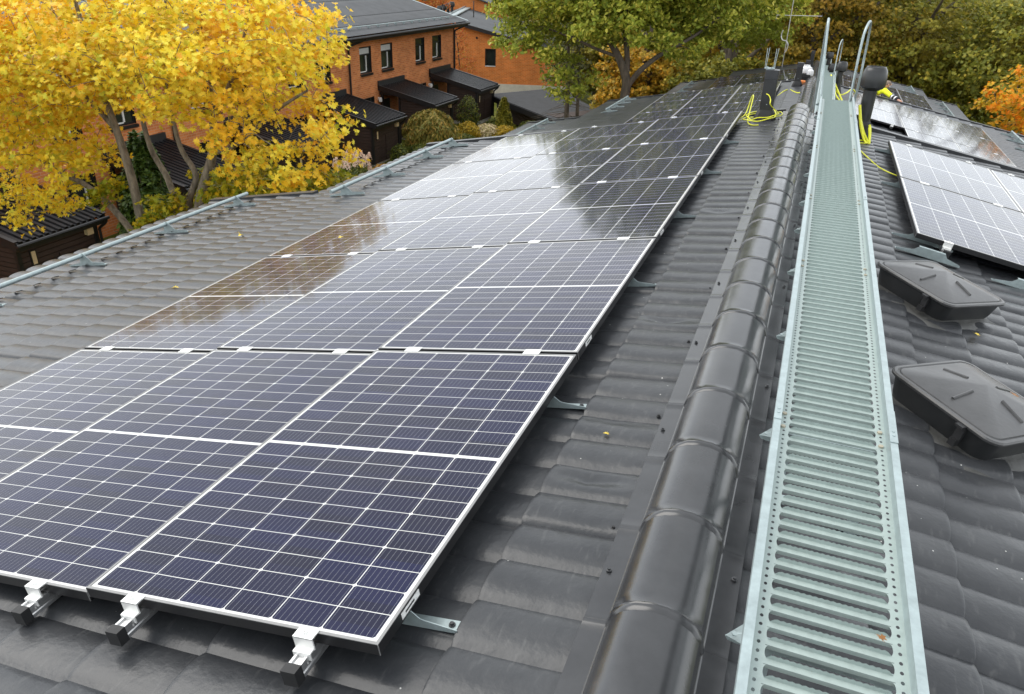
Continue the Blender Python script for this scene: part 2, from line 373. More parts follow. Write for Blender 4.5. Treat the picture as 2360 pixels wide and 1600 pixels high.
def npmesh(name, V, loops, starts, totals, mats, parent=None, smooth=True, mi=None):
    me = bpy.data.meshes.new(name)
    me.vertices.add(len(V)); me.vertices.foreach_set("co", np.asarray(V, np.float32).ravel())
    me.loops.add(len(loops)); me.loops.foreach_set("vertex_index", np.asarray(loops, np.int32))
    me.polygons.add(len(starts)); me.polygons.foreach_set("loop_start", np.asarray(starts, np.int32))
    me.polygons.foreach_set("loop_total", np.asarray(totals, np.int32))
    if not isinstance(mats, (list, tuple)): mats = [mats]
    for m in mats: me.materials.append(m)
    if mi is not None: me.polygons.foreach_set("material_index", np.asarray(mi, np.int32))
    me.polygons.foreach_set("use_smooth", [smooth] * len(starts))
    me.update(calc_edges=True); me.validate()
    return link(bpy.data.objects.new(name, me), parent)

def empty(name, loc, label=None, cat=None, group=None, rot=(0, 0, 0), kind=None):
    o = bpy.data.objects.new(name, None); o.location = loc; o.rotation_euler = rot; o.empty_display_size = 0.2
    COL.objects.link(o); tag(o, label, cat, group, kind)
    return o

def tag(o, label=None, cat=None, group=None, kind=None):
    if label: o["label"] = label
    if cat: o["category"] = cat
    if group: o["group"] = group
    if kind: o["kind"] = kind
    return o

def copy_tree(o, parent=None):
    c = o.copy(); COL.objects.link(c)
    if parent is not None: c.parent = parent
    for ch in list(o.children): copy_tree(ch, c)
    return c

# ------------------------------------------------------------------ ground
g = MB()
N = 40
xs = np.linspace(-1, 1, N + 1); xs = np.sign(xs) * np.abs(xs) ** 2.2 * 600
V = [(x, y + 25, -8.0 - 0.075 * min(max(y + 25 - 46, 0), 22) + 0.05 * math.sin(x * 0.7) * math.cos(y * 0.5)) for y in xs for x in xs]
F = [(j * (N + 1) + i, j * (N + 1) + i + 1, (j + 1) * (N + 1) + i + 1, (j + 1) * (N + 1) + i) for j in range(N) for i in range(N)]
g.add(V, F); tag(g.build("ground", GRASS, smooth=180), "autumn lawn around the houses", "ground", kind="structure")

# ------------------------------------------------------------------ the tiled terrace we stand on
AL = R(10.734); CA, SA = math.cos(AL), math.sin(AL); TA = math.tan(AL)
WAVE = 1.1 / 6
def roof_pt(side, s, y, h, D=0.0):
    """side -1 left / +1 right; s = distance down the slope from the panel-plane apex; h = height off the panel plane"""
    return (side * (s * CA + h * SA), y, -s * SA + h * CA - D)

def tile_roof(name, parent, side, D, y0, y1, smax, seg, s0, cut=None, step=0.35, dents=()):
    ny = int(round((y1 - y0) / WAVE * seg)) + 1   # columns; valleys fall near a column
    ys = np.linspace(y0, y1, ny)
    t = (ys - 0.151) / WAVE
    u_ = t - np.floor(t); ss = lambda a: a * a * (3 - 2 * a)
    w = np.sin(np.pi * u_ ** 0.84) ** 0.46
    # sheet side laps: every sixth wave one sheet lies over the next
    lap = (t + 3.0) / 6.0; lapf = lap - np.floor(lap)
    lift = 0.007 * np.clip(1 - lapf * 6 / 1.2, 0, 1)
    S = [0.06]; H = [0.0]
    k0 = math.floor((0.06 - s0) / step) + 1
    edges = [s0 + step * k for k in range(k0, 200) if s0 + step * k < smax]
    prev = 0.06
    rows = [(0.06, 0.55)]
    for e in edges + [smax]:
        st = e - step
        for q in (0.25, 0.6, 0.85, 0.95, 0.985):
            sq = st + q * step
            if sq > prev + 0.004 and sq < e: rows.append((sq, q)); prev = sq
        rows.append((e, 1.0)); prev = e
        if e < smax: rows.append((e + 0.003, -0.05)); rows.append((e + 0.012, 0.0)); prev = e + 0.012
    s = np.array([r[0] for r in rows]); q = np.array([r[1] for r in rows])
    hq = 0.021 * np.clip(q, 0, 1) ** 1.3 - np.where(q == 1.0, 0.002, 0)
    ns = len(s)
    Sg = np.repeat(s[:, None], ny, 1) + 0.0
    Sg = Sg + 0.0035 * (w[None, :] - 0.5) * (q[:, None] >= 0.9)         # curved tile noses
    Yg = np.repeat(ys[None, :], ns, 0)
    amp = 0.0215
    Hg = -0.140 + amp * w[None, :] + hq[:, None] + lift[None, :]
    Hg += 0.0016 * np.sin(Yg * 3.1 + Sg * 2.3) + 0.0012 * np.sin(Yg * 7.7 - Sg * 4.1)
    for (ds, dy, rs, ry, dep) in dents:
        dd = ((Sg - ds) / rs) ** 2 + ((Yg - dy) / ry) ** 2
        Hg -= dep * np.exp(-dd * 1.6) * (1 + 0.5 * np.cos(6 * (Sg - ds) / rs))
    X = side * (Sg * CA + Hg * SA); Z = -Sg * SA + Hg * CA - D
    V = np.stack([X, Yg, Z], -1).reshape(-1, 3)
    idx = np.arange(ns * ny).reshape(ns, ny)
    a, b, c, d = idx[:-1, :-1], idx[:-1, 1:], idx[1:, 1:], idx[1:, :-1]
    quads = np.stack([a, b, c, d], -1) if side > 0 else np.stack([a, d, c, b], -1)
    quads = quads[:, ::1]
    keep = np.ones(quads.shape[:2], bool)
    if cut:
        ym = (ys[:-1] + ys[1:]) / 2; sm = (s[:-1] + s[1:]) / 2
        for (ya, yb, smx) in cut: keep &= ~((sm[:, None] > smx) & (ym[None, :] > ya) & (ym[None, :] < yb))
    quads = quads[keep]
    if side > 0: quads = quads[:, [0, 3, 2, 1]]
    else: quads = quads[:, [0, 3, 2, 1]]
    nq = len(quads)
    o = npmesh(name, V, quads.ravel(), np.arange(nq) * 4, np.full(nq, 4), T, parent)
    o.data.set_sharp_from_angle(angle=R(33)); o.data.flip_normals() if o.data.polygons[0].normal.z < 0 else None
    return o

def screw(b, p, side, mi=0):
    x, y, z = p
    b.lathe([(0.0085, 0.0), (0.0085, 0.003), (0.005, 0.004), (0.005, 0.009), (0.0, 0.009)], (x, y, z - 0.002), 8, mi)

RSP = 0.405
def ridge_cap(parent, D, y0, y1, yr, n_arc=9):
    """half round ridge capping with pressed rings and a flat flange each side"""
    arc = []
    for i in range(n_arc + 1):
        w = math.pi * i / n_arc
        arc.append((-0.014 - 0.124 * math.cos(w) * (1.0 - 0.08 * math.sin(w)), -0.113 + 0.099 * math.sin(w) ** 0.82))
    prof0 = [(-0.207, -0.138), (-0.205, -0.127)] + [(-0.142, -0.116)] + arc + [(0.114, -0.116)] + [(0.175, -0.124), (0.177, -0.136)]
    npf = len(prof0)
    ys = []
    k = math.floor((y0 - yr) / RSP)
    y = y0; ring = []
    stations = [(y0, 0.0)]
    kk = k + 1
    while yr + kk * RSP < y1 - 0.03:
        yy = yr + kk * RSP
        for dy, e in ((-0.045, 0.0), (-0.016, 0.0), (-0.010, 0.75), (-0.002, 1.0), (0.004, 1.0), (0.0075, 0.1), (0.013, 0.45), (0.020, 0.0), (0.05, 0.0), (0.15, 0.0)):
            if yy + dy < y1 - 0.002: stations.append((yy + dy, e))
        kk += 1
    stations.append((y1, 0.0))
    V = []
    for (yy, e) in stations:
        for i, (x, z) in enumerate(prof0):
            cx_, cz_ = -0.014, -0.113
            inarc = 3 <= i < 3 + n_arc + 1
            k_ = e * (0.0052 if inarc else 0.0025)
            dx, dz = x - cx_, z - cz_; L_ = math.hypot(dx, dz) or 1
            if inarc: V.append((x + dx / L_ * k_, yy, z + max(dz / L_, 0.25) * k_ - D))
            else: V.append((x, yy, z + k_ - D))
    F = []
    for j in range(len(stations) - 1):
        for i in range(npf - 1):
            F.append((j * npf + i, j * npf + i + 1, (j + 1) * npf + i + 1, (j + 1) * npf + i))
    b = MB(); b.add(V, F)
    # closed ends of the half round
    for jj, rev in ((0, True), (len(stations) - 1, False)):
        ids = [jj * npf + i for i in range(2, 2 + n_arc + 3)]
        b.f.append(tuple(ids if rev else ids[::-1])); b.mi.append(0)
    # screws along both flanges
    kk = k + 1
    while yr + kk * RSP < y1:
        yy = yr + kk * RSP + 0.20
        if y0 < yy < y1 - 0.1:
            if kk % 2 == 0: screw(b, (-0.186, yy, -0.119 - D), -1)
            if kk % 3 == 0: screw(b, (0.158, yy + 0.1, -0.116 - D), 1)
        kk += 1
    return b.build("ridge_capping", RIDGE, parent, smooth=24)

def house_section(label, D, y0, y1, eave_l, eave_r, seg, cutl=None, cutr=None, dents_l=(), dents_r=(), steps_l=(), ringy=0.295):
    t = empty("terraced_house", (0, (y0 + y1) / 2, -8.0), label, "house", "row of terraced houses under our feet")
    o = tile_roof("roof_slope", t, -1, D, y0, y1, eave_l / CA, seg, 0.56, cutl, dents=dents_l)
    o["label"] = "dark steel tiled slope facing the brown brick houses"
    o = tile_roof("roof_slope", t, 1, D, y0, y1, eave_r / CA, seg, 0.865, cutr, step=0.30, dents=dents_r)
    o["label"] = "dark steel tiled slope on the walkway side of the ridge"
    ridge_cap(t, D, y0, y1 - 0.16, ringy)
    # screws at the step edges near the ridge, flat dark crescents laid over the tiles at the snow guard
    b = MB()
    for k in range(int((y1 - y0) / WAVE)):
        yy = 0.151 + WAVE * (math.ceil((y0 - 0.151) / WAVE) + k)
        if yy > min(y1, 12): break
        if k % 3 == 0: screw(b, roof_pt(-1, 0.545, yy + 0.05, -0.112, D), -1)
        if k % 4 == 1: screw(b, roof_pt(-1, 0.255, yy + 0.03, -0.118, D), -1)
        if k % 3 == 1: screw(b, roof_pt(1, 0.85, yy + 0.05, -0.112, D), 1)
        if k % 4 == 2: screw(b, roof_pt(1, 1.15, yy + 0.05, -0.112, D), 1)
        if k % 3 == 2: screw(b, roof_pt(1, 0.26, yy + 0.05, -0.12, D), 1)
    if D == 0.0:
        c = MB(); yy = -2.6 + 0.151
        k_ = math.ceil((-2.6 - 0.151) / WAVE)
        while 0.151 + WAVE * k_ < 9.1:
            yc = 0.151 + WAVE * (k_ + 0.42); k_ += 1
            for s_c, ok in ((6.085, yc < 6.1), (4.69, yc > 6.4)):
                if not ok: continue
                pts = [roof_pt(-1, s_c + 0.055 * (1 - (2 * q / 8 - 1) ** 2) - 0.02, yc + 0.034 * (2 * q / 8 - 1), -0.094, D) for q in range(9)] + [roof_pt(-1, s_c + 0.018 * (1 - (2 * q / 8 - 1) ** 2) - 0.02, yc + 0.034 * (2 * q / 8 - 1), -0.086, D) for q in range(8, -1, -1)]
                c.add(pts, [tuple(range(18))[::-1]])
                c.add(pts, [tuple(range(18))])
        if c.v: c.build("dark_crescents", RUBBER, t)["kind"] = "stuff"
    if b.v: b.build("roof_screws", RUBBER, t, smooth=40)["kind"] = "stuff"
    # gable end trim and walls
    b = MB()
    def trim(side, s1, s2, yy):
        P = [roof_pt(side, s1, yy, -0.155, D), roof_pt(side, s2, yy, -0.155, D), roof_pt(side, s2, yy, -0.082, D), roof_pt(side, s1, yy, -0.082, D)]
        if side > 0: P = P[::-1]
        b.prism(P, (0, 0.11, 0))
    for (side, s1, s2, yy) in steps_l:
        b = MB(); trim(side, s1, s2, yy); b.build("verge_flashing", DARKM, t)
    b = MB()
    for (xa, xb, ya, yb) in [(-1, 1, y0, y1)]:
        el = (min([c[2] for c in cutl]) * CA if cutl else eave_l) - 0.45; er = (min([c[2] for c in cutr]) * CA if cutr else eave_r) - 0.45
        P = [(-el, y0 + 0.02, -8.3), (er, y0 + 0.02, -8.3), (er, y0 + 0.02, -D - 0.24 - er * TA), (0, y0 + 0.02, -D - 0.24), (-el, y0 + 0.02, -D - 0.24 - el * TA)]
        b.prism(P, (0, y1 - y0 - 0.08, 0))
    b.build("wall", BRICK, t)
    return t

DENT_L = [(0.40, 0.99, 0.10, 0.05, 0.022), (0.36, 1.06, 0.06, 0.09, 0.012), (0.42, 2.46, 0.12, 0.05, 0.020), (0.40, 1.40, 0.12, 0.04, 0.008), (0.30, 3.30, 0.08, 0.07, 0.012), (0.42, 4.6, 0.1, 0.06, 0.012)]
S1 = house_section("nearest house of the terrace, its dark ridge running under the walkway", 0.0, -3.2, 9.35, 6.75, 6.75, 16,
                   cutl=[(6.28, 99, 5.23 / CA)], dents_l=DENT_L, dents_r=[(1.0, 0.9, 0.12, 0.06, 0.008)],
                   steps_l=[(-1, 5.21 / CA, 6.77 / CA, 6.27), (-1, 0.2, 5.25 / CA, 9.30), (1, 0.2, 6.8 / CA, 9.30)])
S2 = house_section("middle house of the terrace, one step lower than the nearest", 1.1, 9.36, 22.4, 7.15, 6.3, 6,
                   cutl=[(19.2, 99, 5.7 / CA)], steps_l=[(-1, 5.68 / CA, 7.17 / CA, 19.19), (-1, 0.2, 5.72 / CA, 22.35), (1, 0.2, 6.3 / CA, 22.35)], ringy=9.6)
S3 = house_section("farthest and lowest house of the terrace, with the aerial", 2.0, 22.41, 36.5, 5.45, 5.48, 6,
                   cutl=[(34.2, 99, 3.5 / CA)], cutr=[(34.2, 99, 4.4 / CA)], steps_l=[(-1, 3.48 / CA, 5.47 / CA, 34.19), (1, 4.38 / CA, 5.5 / CA, 34.19), (-1, 0.2, 3.5 / CA, 36.45), (1, 0.2, 4.4 / CA, 36.45)], ringy=22.7)

# ------------------------------------------------------------------ snow guards
def snow_guard(label, side, D, xp, y0, y1, hooks):
    s = xp / CA
    base = roof_pt(side, s, (y0 + y1) / 2, -0.1, D)
    t = empty("snow_guard", base, label, "snow guard", "snow guard pipes along the eaves")
    a = Vector(roof_pt(side, s, 0, -0.008, D))
    b = MB(); b.tube([(a.x, y0, a.z), (a.x, y1, a.z)], 0.021, 12); b.build("pipe", GALV, t, smooth=40)
    for yy in hooks:
        b = MB()
        for dy in (-0.0015,):
            prof = [(s - 0.27, -0.108), (s - 0.26, -0.082), (s - 0.11, -0.072), (s - 0.05, -0.012), (s - 0.025, 0.014), (s + 0.02, 0.016), (s + 0.03, -0.02), (s + 0.045, -0.075), (s + 0.20, -0.095), (s + 0.20, -0.108)]
            P = [roof_pt(side, q, yy + dy, h, D) for q, h in prof]
            if side > 0: P = P[::-1]
            b.prism(P, (0, 0.004, 0))
        q0 = roof_pt(side, s - 0.03, yy + 0.022, -0.104, D)
        rot = Matrix.Rotation(-AL if side < 0 else AL, 3, 'Y')
        b.box((q0[0], q0[1], q0[2]), (0.44, 0.05, 0.005), 0, rot)
        b.build("bracket", GALV, t)
    return t
snow_guard("long snow guard pipe on the eaves nearest the camera, left edge", -1, 0, 6.03, -2.6, 6.12, [-1.6, -0.4, 0.7, 1.66, 2.68, 3.72, 4.79, 5.90])
snow_guard("snow guard pipe ending over the second eaves step of the nearest roof", -1, 0, 4.66, 5.85, 9.0, [6.09, 7.05, 8.13, 8.95])
snow_guard("short snow guard pipe on the middle roof, behind the panel field corner", -1, 1.1, 6.45, 12.0, 18.9, [12.4, 13.5, 14.6, 15.7, 16.8, 17.85, 18.75])
snow_guard("snow guard pipe on the middle roof in front of the green tree", -1, 1.1, 5.05, 19.6, 22.2, [19.8, 20.6, 21.4, 22.1])
snow_guard("smallest snow guard pipe, left eaves of the farthest roof", -1, 2.0, 4.85, 28.0, 33.6, [28.5, 29.7, 30.9, 32.1, 33.4])
snow_guard("snow guard pipe at the right edge of the picture, middle roof", 1, 1.1, 5.0, 14.0, 21.9, [15, 16.2, 17.4, 18.6, 19.8, 20.9, 21.7])
snow_guard("snow guard pipe on the right eaves of the farthest roof", 1, 2.0, 4.80, 26.5, 33.2, [27, 28.2, 29.4, 30.6, 31.8, 33.0])
snow_guard("tiny snow guard pipe at the far right corner of the farthest roof", 1, 2.0, 3.85, 34.3, 36.0, [34.5, 35.2, 35.9])

# ------------------------------------------------------------------ solar panels
def make_panel():
    root = empty("solar_panel", (0, 0, 0))
    b = MB(); hw, hl, t, lip = PW / 2, PL / 2, 0.035, 0.009
    zt = 0.0015
    for (xa, xb, ya, yb) in ((-hw, hw, -hl, -hl + lip), (-hw, hw, hl - lip, hl), (-hw, -hw + lip, -hl + lip, hl - lip), (hw - lip, hw, -hl + lip, hl - lip)):
        b.add([(xa, ya, zt), (xb, ya, zt), (xb, yb, zt), (xa, yb, zt)], [(0, 1, 2, 3)], 1)
        b.add([(xa, ya, zt - 0.003), (xb, ya, zt - 0.003), (xb, yb, zt - 0.003), (xa, yb, zt - 0.003)], [(3, 2, 1, 0)], 0)
    c = [(-hw, -hl), (hw, -hl), (hw, hl), (-hw, hl)]
    P = [(x, y, zt) for x, y in c] + [(x, y, zt - 0.0025) for x, y in c] + [(x, y, -t) for x, y in c] + [(x * 0.95, y * 0.97, -t) for x, y in c]
    F = []; MI = []
    for i in range(4):
        j = (i + 1) % 4
        b.add([P[i], P[j], P[4 + j], P[4 + i]], [(3, 2, 1, 0)], 1)
        b.add([P[4 + i], P[4 + j], P[8 + j], P[8 + i]], [(3, 2, 1, 0)], 0)
        b.add([P[8 + i], P[8 + j], P[12 + j], P[12 + i]], [(3, 2, 1, 0)], 0)
    for x, y in c:                                   # bright mitre lines at the corners
        b.box((x, y, -0.017), (0.0022, 0.0022, 0.0345), 1)
    b.build("frame", [BLACKF, LIP], root)
    b = MB(); gx, gy = hw - 0.0095, hl - 0.0095
    b.add([(-gx, -gy, 0), (gx, -gy, 0), (gx, gy, 0), (-gx, gy, 0)], [(0, 1, 2, 3)], 0)
    b.add([(-gx, -gy, -0.006), (gx, -gy, -0.006), (gx, gy, -0.006), (-gx, gy, -0.006)], [(3, 2, 1, 0)], 0)
    b.build("cell_sheet", CELLS, root)
    b = MB(); b.box((hw + 0.0008, -hl + 0.17, -0.017), (0.0012, 0.10, 0.02)); b.box((hw + 0.0012, -hl + 0.165, -0.017), (0.0012, 0.05, 0.006), 1)
    b.build("label_sticker", [STICK, BLACKF], root)
    return root
PANEL = make_panel(); _first = [True]
ORD = ["first", "second", "third", "fourth", "fifth", "sixth"]
def put_panel(side, s, y, h, D, label, group):
    if _first[0]: o = PANEL; _first[0] = False
    else: o = copy_tree(PANEL)
    o.location = roof_pt(side, s, y, h, D); o.rotation_euler = (0, -AL if side < 0 else AL, 0)
    if side > 0 : o.rotation_euler = (0, AL, 0)
    o["label"] = label; o["category"] = "solar panel"; o["group"] = group
    return o
GL, LPITCH = 0.0065, 1.7793
COLN = ["ridge-side column", "middle column", "eaves-side column"]
for c in range(3):
    for r in range(5):
        put_panel(-1, 0.673 + PW / 2 + c * (PW + GL), r * LPITCH + PL / 2, 0.008 - 0.019 * c, 0,
                  "dark solar panel, %s row from the camera, %s, nearest left slope" % (ORD[r], COLN[c]), "solar panels on the nearest left slope")
for c in range(3):
    for r in range(5):
        y = 12.83 + r * LPITCH + PL / 2
        put_panel(-1, 0.775 + PW / 2 + c * (PW + GL), y, -0.006 * c, 1.1,
                  "panel on middle left slope, %s, %s row from far end" % (COLN[c], ORD[4 - r]), "solar panels on the middle left slope")
for c in range(3):
    for r in range(3):
        if c == 0 and r == 0: continue
        put_panel(-1, 0.675 + PW / 2 + c * (PW + GL), 28.45 + r * LPITCH + PL / 2, -0.004 * c, 2.0,
                  "distant panel, farthest left roof slope, %s, %s row from far end" % (COLN[c], ORD[2 - r]), "solar panels on the farthest left slope")
COLR = ["walkway-side column", "second column from walkway", "third column from walkway"]
for c in range(2):
    for r in range(2):
        put_panel(1, 0.992 + PW / 2 + c * (PW + GL), 6.4624 - 0.0243 - PL + r * LPITCH + PL / 2, -0.004 * c, 0,
                  "pale reflecting panel, nearest right slope, %s row, %s" % (["front", "back"][r], COLR[c]), "solar panels on the nearest right slope")
for c in range(3):
    for r in range(4):
        if c == 0 and r < 2: continue
        y = 20.92 - (4 - r) * LPITCH + PL / 2
        put_panel(1, 1.036 + PW / 2 + c * (PW + GL), y, -0.004 * c, 1.1,
                  "panel on middle right slope, %s, %s row from far end" % (COLR[c], ORD[3 - r]), "solar panels on the middle right slope")
for c in range(3):
    for r in range(2):
        put_panel(1, 3.16 - 2 * (PW + GL) + PW / 2 + c * (PW + GL), 29.88 + r * LPITCH + PL / 2, -0.004 * c, 2.0,
                  "small distant panel, farthest right slope, %s row, %s" % (["front", "back"][r], COLR[c]), "solar panels on the farthest right slope")

# ------------------------------------------------------------------ mounting rails with clamps and caps
def end_clamp(b, x, y, sgn, hz=0.0):
    """Z-shaped clamp gripping the short side of a panel; local coords, sgn -1 = on the near side of the edge at y"""
    w = 0.062
    b.box((x, y - sgn * -0.0 + sgn * 0.010, 0.0035 + hz), (w, 0.036, 0.004))
    b.box((x, y + sgn * 0.026, -0.014 + hz), (w, 0.004, 0.034))
    b.box((x, y + sgn * 0.034, -0.030 + hz), (w * 0.9, 0.018, 0.004))
    b.box((x, y + sgn * 0.044, -0.040 + hz), (w * 0.9, 0.004, 0.022))
    b.lathe([(0.0075, 0), (0.0075, 0.008), (0.004, 0.008), (0.004, 0.003), (0.0, 0.003)], (x, y + sgn * 0.012, 0.0055 + hz), 8)
    b.box((x - 0.012, y + sgn * 0.050, -0.053 + hz), (0.012, 0.004, 0.012)); b.box((x + 0.012, y + sgn * 0.050, -0.053 + hz), (0.012, 0.004, 0.012))

def rail(label, side, s, D, y0, y1, gaps, ends, h, group, cap_front=True, near_clamp=True):
    """root has the slope's own axes; local x across, y along ridge, z normal"""
    loc = roof_pt(side, s, y0, h, D); rot = (0, -AL if side < 0 else AL, 0)
    t = empty("mounting_rail", loc, label, "mounting rail", group, rot)
    def part(b, name, m, sm=None):
        o = b.build(name, m, None, smooth=sm); o.parent = t
        return o
    b = MB(); L = y1 - y0
    prof = [(-0.020, -0.036), (-0.012, -0.036), (-0.012, -0.042), (0.012, -0.042), (0.012, -0.036), (0.020, -0.036), (0.020, -0.048), (0.017, -0.051), (0.017, -0.064), (0.020, -0.067), (0.020, -0.078), (-0.020, -0.078), (-0.020, -0.067), (-0.017, -0.064), (-0.017, -0.051), (-0.020, -0.048)]
    b.prism([(x, 0, z) for x, z in prof][::-1], (0, L, 0)); part(b, "rail_profile", ALU)
    for yy in ([0.0, L] if cap_front else []):
        b = MB(); b.box((0, yy + (-0.009 if yy == 0 else 0.009), -0.057), (0.046, 0.030, 0.048)); part(b, "end_cap", RUBBER)
    for yy in gaps:
        b = MB(); b.box((0, yy - y0, 0.0035), (0.078, 0.050, 0.004)); b.box((0, yy - y0, -0.016), (0.05, 0.012, 0.034))
        b.lathe([(0.0065, 0), (0.0065, 0.006), (0.0, 0.006)], (0, yy - y0, 0.0055), 8)
        part(b, "mid_clamp", CLAMP)
    for yy, sg in ends:
        b = MB(); end_clamp(b, 0, yy - y0, sg); part(b, "end_clamp", CLAMP)
    return t
RG = "mounting rails under the panels"
for c in range(3):
    for k, u in enumerate((0.215, 0.840)):
        s = 0.673 + c * (PW + GL) + u
        rail("aluminium rail under the nearest left panels, %s, %s" % (COLN[c], ["upper rail", "lower rail"][k]), -1, s, 0, -0.085 if not (c == 1 and k == 0) else -0.075, 8.98,
             [r * LPITCH - 0.0121 for r in range(1, 5)], [(0.0, -1), (4 * LPITCH + PL, 1)], 0.008 - 0.019 * c, RG)
for c in range(3):
    for k, u in enumerate((0.25, 0.80)):
        rail("rail under the middle roof's left panels, %s, %s" % (COLN[c], ["upper rail", "lower rail"][k]), -1, 0.775 + c * (PW + GL) + u, 1.1, 12.75, 12.83 + 4 * LPITCH + PL + 0.08,
             [12.83 + r * LPITCH - 0.0121 for r in range(1, 5)], [(12.83 + 4 * LPITCH + PL, 1)], -0.006 * c, RG)
for c in range(3):
    for k, u in enumerate((0.25, 0.80)):
        f = 28.45 + (LPITCH if c == 0 else 0)
        rail("rail under the farthest roof's left panels, %s, %s" % (COLN[c], ["upper rail", "lower rail"][k]), -1, 0.675 + c * (PW + GL) + u, 2.0, f - 0.08, 28.45 + 2 * LPITCH + PL + 0.08,
             [28.45 + r * LPITCH - 0.0121 for r in ((2,) if c == 0 else (1, 2))], [(f, -1)], -0.004 * c, RG)
y0r = 6.4624 - 0.0243 - PL
for c in range(2):
    for k, u in enumerate((0.215, 0.840)):
        rail("aluminium rail under the nearest right panels, %s, %s" % (COLR[c], ["upper rail", "lower rail"][k]), 1, 0.992 + c * (PW + GL) + u, 0, y0r - 0.085, y0r + LPITCH + PL + 0.08,
             [y0r + LPITCH - 0.0121], [(y0r, -1), (y0r + LPITCH + PL, 1)], -0.004 * c, RG)
for c in range(3):
    for k, u in enumerate((0.25, 0.80)):
        f = 20.92 - 4 * LPITCH + (2 * LPITCH if c == 0 else 0)
        rail("rail under the middle roof's right panels, %s, %s" % (COLR[c], ["upper rail", "lower rail"][k]), 1, 1.036 + c * (PW + GL) + u, 1.1, f - 0.08, 20.92 + 0.06,
             [20.92 - r * LPITCH - 0.0121 for r in ((1,) if c == 0 else (1, 2, 3))], [(f, -1), (20.92 - 0.0243, 1)], -0.004 * c, RG)
for c in range(3):
    for k, u in enumerate((0.25, 0.80)):
        rail("rail under the farthest roof's right panels, %s, %s" % (COLR[c], ["upper rail", "lower rail"][k]), 1, 3.16 + (c - 2) * (PW + GL) + u, 2.0, 29.8, 29.88 + LPITCH + PL + 0.06,
             [29.88 + LPITCH - 0.0121], [(29.88, -1), (29.88 + LPITCH + PL, 1)], -0.004 * c, RG)

# galvanised brackets the rails lie on
def make_bracket(sg=1):
    root = empty("roof_bracket", (0, 0, 0))
    b = MB()
    prof = [(0, 0.0), (0.43, 0.0), (0.43, 0.012), (0.41, 0.018), (0.335, 0.034), (0.315, 0.058), (0.14, 0.058), (0.112, 0.031), (0.10, 0.027), (0.0, 0.010)]
    b.prism([(x, 0.0, z) for x, z in prof], (0, 0.003, 0))
    b.build("web", GALV, root)
    b = MB()
    b.box((0.215, 0.024 * sg, -0.002), (0.43, 0.040, 0.003))
    b.box((0.228, 0.016 * sg, 0.0585), (0.175, 0.026, 0.003))
    b.build("flange", GALV, root)
    b = MB()
    for x in (0.028, 0.395): b.lathe([(0.010, 0), (0.010, 0.004), (0.006, 0.004), (0.006, 0.010), (0, 0.010)], (x, 0.024 * sg, 0), 8)
    b.build("bolt", DARKM, root)
    return root
BRS = {-1: make_bracket(-1), 1: make_bracket(1)}; _fb = {-1: True, 1: True}
def put_bracket(side, s, y, label, h=-0.106, D=0):
    if _fb[side]: o = BRS[side]; _fb[side] = False
    else: o = copy_tree(BRS[side])
    o.location = roof_pt(side, s, y, h, D)
    o.rotation_euler = (0, AL, 0) if side > 0 else (0, AL, math.pi)
    if side < 0:
        o.rotation_euler = (Matrix.Rotation(-AL, 3, 'Y') @ Matrix.Rotation(math.pi, 3, 'Z')).to_euler()
    o["label"] = label; o["category"] = "roof bracket"; o["group"] = "galvanised roof brackets"
for i, y in enumerate((0.189, 1.471, 2.95, 4.434, 5.906, 7.368)):
    put_bracket(-1, 0.556, y, "steel bracket poking out at the left panels' ridge-side edge, %s from the camera" % ORD[i])
    for c, s in enumerate((1.17, 1.62, 2.10, 2.70, 3.15)):
        pass
put_bracket(1, 0.878, 4.875, "steel bracket carrying the front corner of the nearest right panels")
put_bracket(1, 0.875, 6.50, "steel bracket at the joint between the two nearest right panels")
put_bracket(1, 0.875, 8.05, "steel bracket under the far corner of the nearest right panels")
put_bracket(1, 0.880, 4.53, "bare steel bracket in full view beside the farther hatch")
put_bracket(1, 1.52, 4.49, "bare steel bracket at the right picture edge below the panels")

